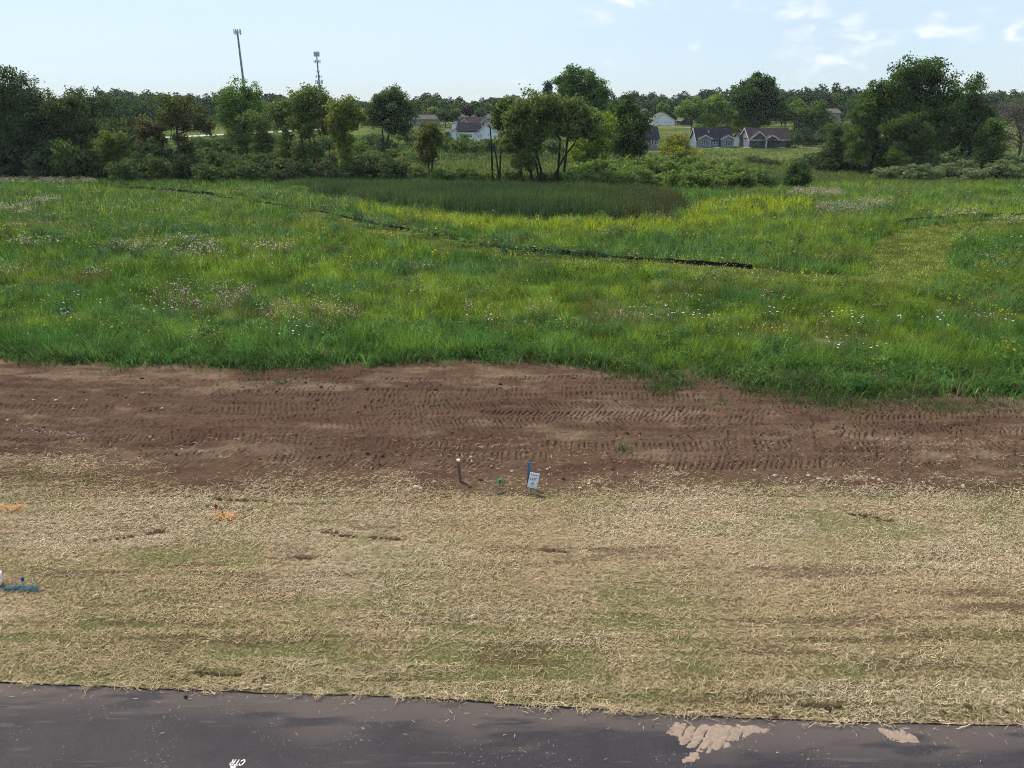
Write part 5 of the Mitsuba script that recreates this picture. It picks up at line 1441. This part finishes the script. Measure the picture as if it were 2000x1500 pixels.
def shrubs(pts, label, group, cols, kind='shrub', sunlit_tip=None, marks=None):
    vs = sorted(v for _, v, _, _ in pts)
    for i, (u, v, hp, wp) in enumerate(pts):
        if marks is not None:
            rank = vs.index(v) / len(vs)
            label = marks + ', ' + ('front' if rank > .6 else 'middle' if rank > .3 else 'back') + ' row, ' + beside(u)
        p = gp(u, v)
        s = mpp(p[1])
        plant('shrub', label, 'shrub', (p[0], p[1], terrain(p[0], p[1]) - .1), hp * s * 1.22, wp * s * 1.2, kind, i % 3, cols[i % len(cols)], group, sunlit_tip)


def rowpts(u0, u1, step, v, dv, h, dh, w):
    out, u = [], u0
    while u < u1:
        out.append((u, v + rng.uniform(-dv, dv), h + rng.uniform(-dh, dh), w * rng.uniform(.8, 1.25)))
        u += step * rng.uniform(.75, 1.25)
    return out


shrubs(rowpts(-40, 330, 22, 350, 4, 60, 16, 50) + rowpts(-30, 330, 28, 338, 3, 78, 16, 58) + rowpts(-40, 190, 36, 330, 3, 96, 14, 70), 'dark shrub in the dense thicket under the left trees', 'shrubs under the left trees', [SH_D, SH_D, SH_M], marks='dark thicket shrub')
shrubs(rowpts(250, 560, 21, 356, 5, 40, 12, 42) + rowpts(240, 560, 25, 345, 3, 44, 10, 46), 'mid green shrub in the thicket between the ivy wrapped trunk and the middle trees', 'shrubs left of the middle trees', [SH_M, SH_D, SH_M, (.085, .118, .042)], marks='mid green thicket shrub')
shrubs(rowpts(545, 790, 19, 356, 4, 36, 9, 40) + rowpts(560, 740, 30, 343, 3, 36, 8, 44), 'dark shrub at the foot of the middle trees behind the cattails', 'shrubs under the middle trees', [SH_D, SH_D, (.066, .078, .036)], marks='dark shrub behind the cattails')
shrubs([(770, 350, 36, 42), (795, 352, 42, 48), (815, 356, 30, 36)], 'olive brown topped shrub left of the lone marsh tree', 'olive shrubs by the lone marsh tree', [(.115, .13, .046)], sunlit_tip=OLIVE_L, marks='olive brown shrub')
shrubs(rowpts(855, 1010, 20, 361, 3, 28, 7, 30), 'light green low shrub between the lone marsh tree and the willow', 'light shrubs left of the willow', [SH_L, SH_M, SH_L], marks='low light green shrub')
shrubs(rowpts(1005, 1140, 22, 366, 2, 26, 6, 30), 'dark low shrub around the willow trunks', 'shrubs around the willow trunks', [SH_D, SH_M], marks='low dark shrub')
shrubs(rowpts(1130, 1500, 25, 371, 3, 36, 7, 40) + rowpts(1140, 1430, 28, 358, 3, 38, 7, 42) + rowpts(1160, 1420, 32, 346, 3, 34, 6, 42) + rowpts(1230, 1330, 34, 334, 3, 30, 5, 40), 'light green willow shrub in the thicket right of the willow', 'light green shrub thicket', [SH_L, SH_M, (.112, .172, .052), SH_L], sunlit_tip=(.17, .23, .06), marks='light green willow shrub')
shrubs([(1440, 352, 22, 34), (1470, 360, 24, 40), (1495, 370, 24, 36), (1455, 368, 26, 36)], 'dark shrub at the right end of the light thicket', 'dark shrubs ending the thicket', [SH_D], marks='dark shrub ending the thicket')
shrubs(rowpts(1590, 1720, 26, 333, 4, 30, 7, 44) + [(1508, 322, 12, 26), (1470, 318, 14, 24)], 'dark gray green shrub at the left foot of the right grove', 'shrubs left of the right grove', [(.068, .096, .046), SH_D], 'low', marks='low dark gray green shrub')
shrubs(rowpts(1730, 2040, 30, 354, 4, 32, 6, 44) + rowpts(1740, 2040, 36, 343, 3, 32, 6, 46), 'gray green willow shrub in the band before the right grove', 'gray green shrubs before the right grove', [SH_G, (.11, .145, .07), (.1, .135, .066)], sunlit_tip=(.17, .21, .10), marks='pale gray green shrub')
shrubs(rowpts(876, 1005, 14, 298, 3, 25, 4, 26) + rowpts(700, 890, 24, 290, 8, 24, 8, 32), 'mid green shrub in front of the white wrapped house', 'shrubs before the white house', [SH_M, SH_L, (.09, .135, .044)], marks='green shrub before the houses')
shrubs(rowpts(655, 830, 24, 320, 8, 30, 8, 34), 'light green shrub between the middle trees and the marsh', 'light shrubs behind the middle trees', [(.13, .18, .05), SH_M, SH_L], marks='light green shrub beyond the trees')
shrubs(rowpts(400, 650, 28, 300, 6, 28, 8, 36), 'green shrub beyond the middle trees near the far road', 'shrubs near the far road', [SH_M, (.082, .12, .04)], marks='green shrub near the far road')
shrubs(rowpts(1535, 1660, 15, 286, 3, 26, 7, 30) + rowpts(1560, 1660, 20, 276, 2, 30, 6, 32), 'dark bushy shrub right of the brown roofed house', 'shrubs right of the houses', [SH_D, SH_M, SH_D], marks='dark bushy shrub by the houses')
shrubs(rowpts(1365, 1475, 13, 259, 2, 17, 4, 22), 'light green shrub behind the gray houses', 'shrubs behind the gray houses', [SH_L, SH_M, SH_L], marks='light green shrub behind the roofs')
shrubs(rowpts(1015, 1260, 22, 262, 5, 18, 4, 30) + rowpts(980, 1250, 30, 300, 5, 20, 5, 34), 'green shrub beyond the willow', 'shrubs beyond the willow', [SH_M, SH_D, SH_M], marks='green shrub beyond the willow')
shrubs([(590, 378, 16, 22), (575, 374, 13, 20)], 'small pale shrub at the left end of the cattail bed', 'small shrubs by the cattails', [SH_L], 'low')

# ================================================================== THINGS ON THE NEAR GROUND
def ground_point(u, v):
    p = gp(u, v)
    return np.array([p[0], p[1], float(soil_h(p[0], p[1]))])


# weathered post
b = ground_point(899, 944)
t = at(895, 897.5, b[1])
h = t[2] - b[2]
k = thing('wooden_post', 'weathered gray wooden post with bleached top, left of the green pipe', 'post')
def stake_mesh(b, t, w, d, z0, z1, cham=.012):
    sec = Polygon([(-w, -d), (w, -d), (w, d), (-w, d)]).buffer(-cham).buffer(cham, join_style='mitre').buffer(0)
    m = trimesh.creation.extrude_polygon(sec, z1 - z0, engine='earcut')
    m = m.subdivide()
    v = np.array(m.vertices)
    z = v[:, 2] + z0
    f = z / (t[2] - b[2])
    v = np.stack([b[0] + v[:, 0] + (t[0] - b[0]) * f, b[1] + v[:, 1] + (t[1] - b[1]) * f, b[2] + z], 1)
    v += .012 * (meshkit.noise(v * 18)[:, None] - .5)
    return trimesh.Trimesh(v, m.faces, process=False)
part(k, 'shaft', stake_mesh(b, t, .042, .042, -.1, h - .05), 'weathered_wood', 30)
part(k, 'top', stake_mesh(b, t, .045, .045, h - .052, h), 'bleached_wood', 30)
# green pipe
b = ground_point(976, 951)
t = at(977, 936, b[1])
k = thing('pipe', 'short bright green capped pipe standing in the straw', 'pipe')
part(k, 'tube', tube([b - [0, 0, .1], (b + t) / 2, t], [.042, .042, .041], 20), 'green_plastic', 40)
part(k, 'cap', tube([t - [0, 0, .05], t - [0, 0, .045], t + [0, 0, .005], t + [0, 0, .012]], [.043, .05, .05, .042], 20), 'green_plastic', 40)
# blue topped lath
b = ground_point(1031, 955)
t = at(1034, 903, b[1])
h = t[2] - b[2]
k = thing('survey_stake', 'wooden survey stake with bright blue painted top behind the lot sign', 'stake')
part(k, 'shaft', stake_mesh(b, t, .036, .014, -.1, h * .64, .004), 'weathered_wood', 30)
part(k, 'painted_top', stake_mesh(b, t, .038, .016, h * .64, h, .004), 'blue_paint', 30)
# lot sign, leaning right
f0 = ground_point(1035.5, 968)
Ys = f0[1]
k = thing('lot_sign', 'white lot sign reading LOT 6, leaning on a black wire leg', 'sign')
cs = at(1041.5, 938.5, Ys)
tl_, tr_, bl_ = at(1036.8, 922.5, Ys), at(1055, 927, Ys), at(1030.2, 951.5, Ys)
W, Hh = np.linalg.norm(tr_ - tl_), np.linalg.norm(tl_ - bl_)
ang = math.atan2(tl_[0] - bl_[0], tl_[2] - bl_[2])
M = T().translate([float(cs[0]), float(Ys), float(cs[2])]).rotate([0, 1, 0], math.degrees(ang))
Mn = np.array(M.matrix, float)
def placed(m):
    m = m.copy()
    m.apply_transform(Mn)
    return m
part(k, 'board', placed(box(-W / 2, W / 2, -.006, .006, -Hh / 2, Hh / 2)), 'sign_face')
part(k, 'frame', placed(cat(box(-W / 2 - .016, -W / 2 - .001, -.004, .016, -Hh / 2 - .02, Hh / 2 - .03), box(-W / 2 - .016, W / 2 * .1, -.004, .016, -Hh / 2 - .022, -Hh / 2 - .001))), 'black_steel')
part(k, 'leg', tube([f0 - [0, 0, .05], placed(trimesh.Trimesh([[-.03, .008, -Hh / 2]], [])).vertices[0], placed(trimesh.Trimesh([[-.02, .010, Hh * .1]], [])).vertices[0]], [.007, .0075, .006], 8), 'black_steel')
def lettering(txt, hgt, x, z, mat, name, bold=True, wide=1.0):
    m = meshkit.text_mesh(txt, hgt, .002, bold)
    v = np.array(m.vertices)
    v[:, 0] = (v[:, 0] - v[:, 0].mean()) * wide
    w = np.stack([v[:, 0] + x, -.0065 - v[:, 2], v[:, 1] + z], 1)
    m = trimesh.Trimesh(w, m.faces[:, ::-1], process=False)
    m.fix_normals()
    part(k, name, placed(m), mat)
lettering('LOT', .076 * W / .31, .0, Hh * .03, 'ink', 'lettering', True, 1.1)
lettering('6', .108 * W / .31, .0, -Hh * .29, 'ink', 'number')
hd = [box(x_, x_ + w_, -.009, -.0062, Hh * .33, Hh * .33 + hh_) for x_, w_, hh_ in zip(np.linspace(-W * .36, W * .30, 8), [.02, .012, .016, .02, .012, .024, .012, .02], [.03, .022, .03, .024, .03, .03, .022, .03])]
part(k, 'header_print', placed(cat(*hd)), 'ink_blue')
ft = [box(x_, x_ + .02, -.009, -.0062, -Hh * .42, -Hh * .42 + .011) for x_ in np.linspace(-W * .38, W * .30, 8)]
part(k, 'footer_print', placed(cat(*ft)), 'ink_blue')
# burrow: a small rim of dark soil round a hole
b = ground_point(975, 968)
c = np.linspace(0, 2 * np.pi, 25)
single('burrow', cat(tube(np.stack([b[0] + .10 * np.cos(c), b[1] + .085 * np.sin(c), b[2] + .02 + .01 * np.sin(3 * c)], 1), .026, 7), tube([b + [0, 0, -.03], b + [0, 0, .004]], [.085, .085], 18)), 'soil_dark' if 'soil_dark' in scene else 'dark_paint', 'small round burrow rim in the straw in front of the green pipe', 'burrow', smooth=40)

# marker flags on wires
def flag(label, u, vt, vb, mat, w, hgt, lean=0.0, shape='square'):
    b = ground_point(u, vb)
    t = at(u + lean, vt, b[1])
    k = thing('marker_flag', label, 'flag')
    part(k, 'wire', tube([b - [0, 0, .04], (b + t) / 2 + [.01, 0, 0], t], .0035, 5), 'antenna_panel')
    n = 7
    P = [(-w / 2, -hgt * .5), (0, -hgt), (w / 2, -hgt * .45), (0, 0)] if shape == 'diamond' else [(0, 0), (w, -hgt * .1), (w * .95, -hgt), (0, -hgt * .92)]
    poly = trimesh.creation.extrude_polygon(Polygon(P), .003, engine='earcut').subdivide().subdivide()
    v = np.array(poly.vertices)
    v = np.stack([t[0] + v[:, 0], t[1] - .004 + v[:, 2] + .02 * np.sin(v[:, 0] * 40), t[2] + v[:, 1]], 1)
    part(k, 'cloth', trimesh.Trimesh(v, poly.faces, process=False), mat, 40)


flag('dark red flag, the larger of two by the orange paint', 421, 984, 1012, 'flag_red', .085, .15, 0, 'diamond')
flag('yellow flag by the orange paint', 435.5, 981, 1010, 'flag_yellow', .05, .11)
flag('tiny red flag low beside the yellow one', 434, 997, 1012, 'flag_red', .04, .08, 0, 'diamond')
flag('small blue flag above the blue paint line', 43, 1127, 1156, 'flag_blue', .06, .13, 0, 'diamond')
# white capped post cut by the left edge
b = ground_point(-3, 1146)
t = at(-4, 1118, b[1])
k = thing('white_post', 'white plastic post cut off by the left edge', 'post')
part(k, 'shaft', tube([b - [0, 0, .1], t - [0, 0, .04]], [.058, .058], 18), 'white_plastic', 40)
part(k, 'cap', tube([t - [0, 0, .045], t - [0, 0, .04], t, t + [0, 0, .01]], [.06, .066, .066, .05], 18), 'white_plastic', 40)


# sprayed utility marks: painted straw stems
def spray(label, pts, width, n, colours):
    rg = np.random.default_rng(int(abs(pts[0][0]) * 7) + 1)
    P = np.array([gp(u, v)[:2] for u, v in pts])
    s = rg.random(n)
    x = np.interp(s, np.linspace(0, 1, len(P)), P[:, 0]) + rg.normal(0, width, n)
    y = np.interp(s, np.linspace(0, 1, len(P)), P[:, 1]) + rg.normal(0, width, n)
    c = np.stack([x, y, soil_h(x, y) + .035 + rg.uniform(0, .03, n)], 1)
    th = rg.uniform(0, np.pi, n)
    d = np.stack([np.cos(th), np.sin(th), rg.normal(0, .2, n)], 1) * rg.uniform(.04, .1, n)[:, None]
    sd = np.stack([-np.sin(th), np.cos(th), rg.normal(0, .3, n)], 1) * .006
    v = np.stack([c - d - sd, c - d + sd, c + d + sd, c + d - sd], 1).reshape(-1, 3)
    q = np.arange(n) * 4
    f = np.vstack([np.stack([q, q + 1, q + 2], 1), np.stack([q, q + 2, q + 3], 1)])
    ci = rg.integers(0, len(colours), n)
    col = np.array(colours)[ci] * np.exp(rg.normal(0, .15, (n, 1)))
    k = thing('spray_mark', label, 'paint mark')
    scene[k] = mikit.ply((v, f), 'tinted', False, color=np.repeat(np.clip(col, 0, .9), 4, 0))


spray('orange and yellow paint mark on straw under the red flags', [(417, 1012), (438, 1011), (456, 1014), (450, 1018), (420, 1017)], .05, 120, [(.50, .17, .075), (.62, .25, .10), (.50, .36, .07), (.50, .38, .24)])
spray('orange and yellow paint mark on straw cut off by the left edge', [(-30, 999), (0, 996), (36, 997), (38, 1001), (2, 1001), (-25, 1003)], .05, 120, [(.50, .17, .075), (.50, .36, .07), (.50, .38, .24), (.60, .26, .11)])
spray('blue paint line on straw below the small blue flag', [(13, 1158), (30, 1156), (48, 1157), (74, 1158)], .03, 120, [(.03, .10, .17), (.04, .13, .20), (.05, .12, .12)])

# lettering sprayed on the road, read from the far side
b = gp(465, 1490.5)
m = meshkit.text_mesh('CTR', .108, .003, True)
v = np.array(m.vertices)
v[:, 0] = (v[:, 0] - v[:, 0].mean()) * .78 + v[:, 1] * .22 - .015
v[:, 1] -= .054
v[:, 2] += .012 + float(.012 * np.sin((b[1] + 6) / 15 * np.pi))
v[:, :2] = -v[:, :2]
v[:, 0] += b[0]
v[:, 1] += b[1]
k = thing('road_lettering', 'white letters CTR sprayed upside down on the asphalt', 'road marking')
scene[k] = mikit.ply(trimesh.Trimesh(v, m.faces, process=False), 'road_paint')
b = gp(458, 1499)
z = .012 + .012
single('road_dash', cat(box(b[0] - .055, b[0] + .03, b[1] - .03, b[1] + .005, z, z + .003), box(b[0] + .005, b[0] + .03, b[1] - .12, b[1] - .03, z, z + .003)), 'road_paint', 'white sprayed stroke below the road letters at the bottom edge', 'road marking')

# ---- stones: pale, on the soil and in the straw
stone_spots = [(813, 957, .085), (822, 959, .05), (1000, 925, .05), (920, 897, .05), (1069, 919, .045), (1074, 917, .035), (1133, 957, .055), (1072, 931, .035), (1143, 908, .04), (1150, 948, .045), (1161, 943, .04), (1473, 925, .045), (1513, 934, .06), (1578, 933, .06), (1598, 938, .05), (1535, 938, .035),
               (1617, 940, .035), (1705, 938, .05), (1716, 941, .055), (1722, 945, .04), (1776, 939, .04), (1880, 952, .05), (1240, 925, .035), (1280, 913, .03), (1370, 940, .04), (110, 785, .06), (143, 801, .05), (66, 784, .045), (280, 772, .045), (317, 800, .05), (252, 795, .04), (294, 856, .045), (170, 785, .04), (355, 880, .04), (390, 886, .04), (30, 790, .04), (15, 822, .05), (300, 862, .03),
               (1880, 955, .04), (1650, 945, .035), (960, 915, .035), (1305, 938, .035), (1000, 960, .03), (995, 935, .03)]
stg = np.random.default_rng(5)
ico2 = trimesh.creation.icosphere(subdivisions=2)
def stone_label(u, v, r):
    return ('larger' if r > .052 else 'small') + ' pale stone ' + ('high' if v < 880 else 'midway' if v < 925 else 'low' if v < 950 else 'lowest') + ' on the soil, ' + beside(u)


for u, v, r in stone_spots:
    p = ground_point(u, v)
    V = np.array(ico2.vertices)
    r = r * .8
    V = V * (1 + .5 * (meshkit.noise(V * 1.6 + stg.uniform(0, 99, 3))[:, None] - .5)) * r * np.array([1.25, 1, .75])
    single('stone', trimesh.Trimesh(V + p + [0, 0, r * .25], ico2.faces, process=False), 'stone_pale', stone_label(u, v, r / .8), 'stone', 'pale stones on the soil', smooth=True)
# broken rubble on the left of the soil
rb = Soup()
for _ in range(260):
    s = stg.uniform(0, 1)
    p = ground_point(20 + 160 * s + stg.normal(0, 6), 838 + 18 * s + stg.normal(0, 4))
    r = stg.uniform(.012, .034)
    V = V0 * (1 + .3 * stg.normal(size=(len(V0), 1)) * .6) * r
    rb.v.append(V + p + [0, 0, r * .4]), rb.f.append(F0 + rb.n), rb.c.append(np.tile(jitter((.26, .19, .16), 1, stg, .25, .05), (len(V), 1)))
    rb.n += len(V)
rb.stuff('rubble', 'streak of small pale rubble on the left of the soil', 'rubble', 'tinted')

# bits of soil and dry stems dropped on the road
db = Soup()
for u, v, r in [(363, 1363, .03), (386, 1349, .02), (448, 1341, .03), (1275, 1420, .015), (1960, 1475, .01)]:
    p = gp(u, v)
    V = V0 * (1 + .25 * stg.normal(size=(len(V0), 1))) * r * np.array([1.3, 1, .8])
    db.v.append(V + [p[0], p[1], .03]), db.f.append(F0 + db.n), db.c.append(np.tile([[.04, .03, .025]], (len(V), 1)))
    db.n += len(V)
n = 230
u = stg.uniform(-50, 2050, n)
x = np.array([gp(a, 1390)[0] for a in u])
y = edge(ROAD_EDGE, x) - np.abs(stg.exponential(.22, n)) + .05
th = stg.uniform(0, np.pi, n)
L = stg.uniform(.012, .05, n)[:, None]
zz = .03 + .004 * stg.random(n)
c = np.stack([x, y, zz], 1)
d = np.stack([np.cos(th), np.sin(th), 0 * th], 1) * L
sd = np.stack([-np.sin(th), np.cos(th), 0 * th], 1) * .0035
v = np.stack([c - d - sd, c - d + sd, c + d + sd, c + d - sd], 1).reshape(-1, 3)
q = np.arange(n) * 4
db.add((v, np.vstack([np.stack([q, q + 1, q + 2], 1), np.stack([q, q + 2, q + 3], 1)])), jitter((.40, .32, .20), n, stg, .25, .06))
db.stuff('road_litter', 'straw stems and crumbs of soil dropped on the asphalt', 'litter', 'tinted')

# ---- the summer air
scene['haze'] = {'type': 'cube', 'to_world': T().translate([0, 2000, 35]).scale([4100, 2400, 40]), 'bsdf': {'type': 'null'}, 'interior': {'type': 'ref', 'id': 'haze_air'}}
labels['haze'] = {'label': 'thin summer haze over the fields', 'category': 'haze', 'kind': 'stuff'}
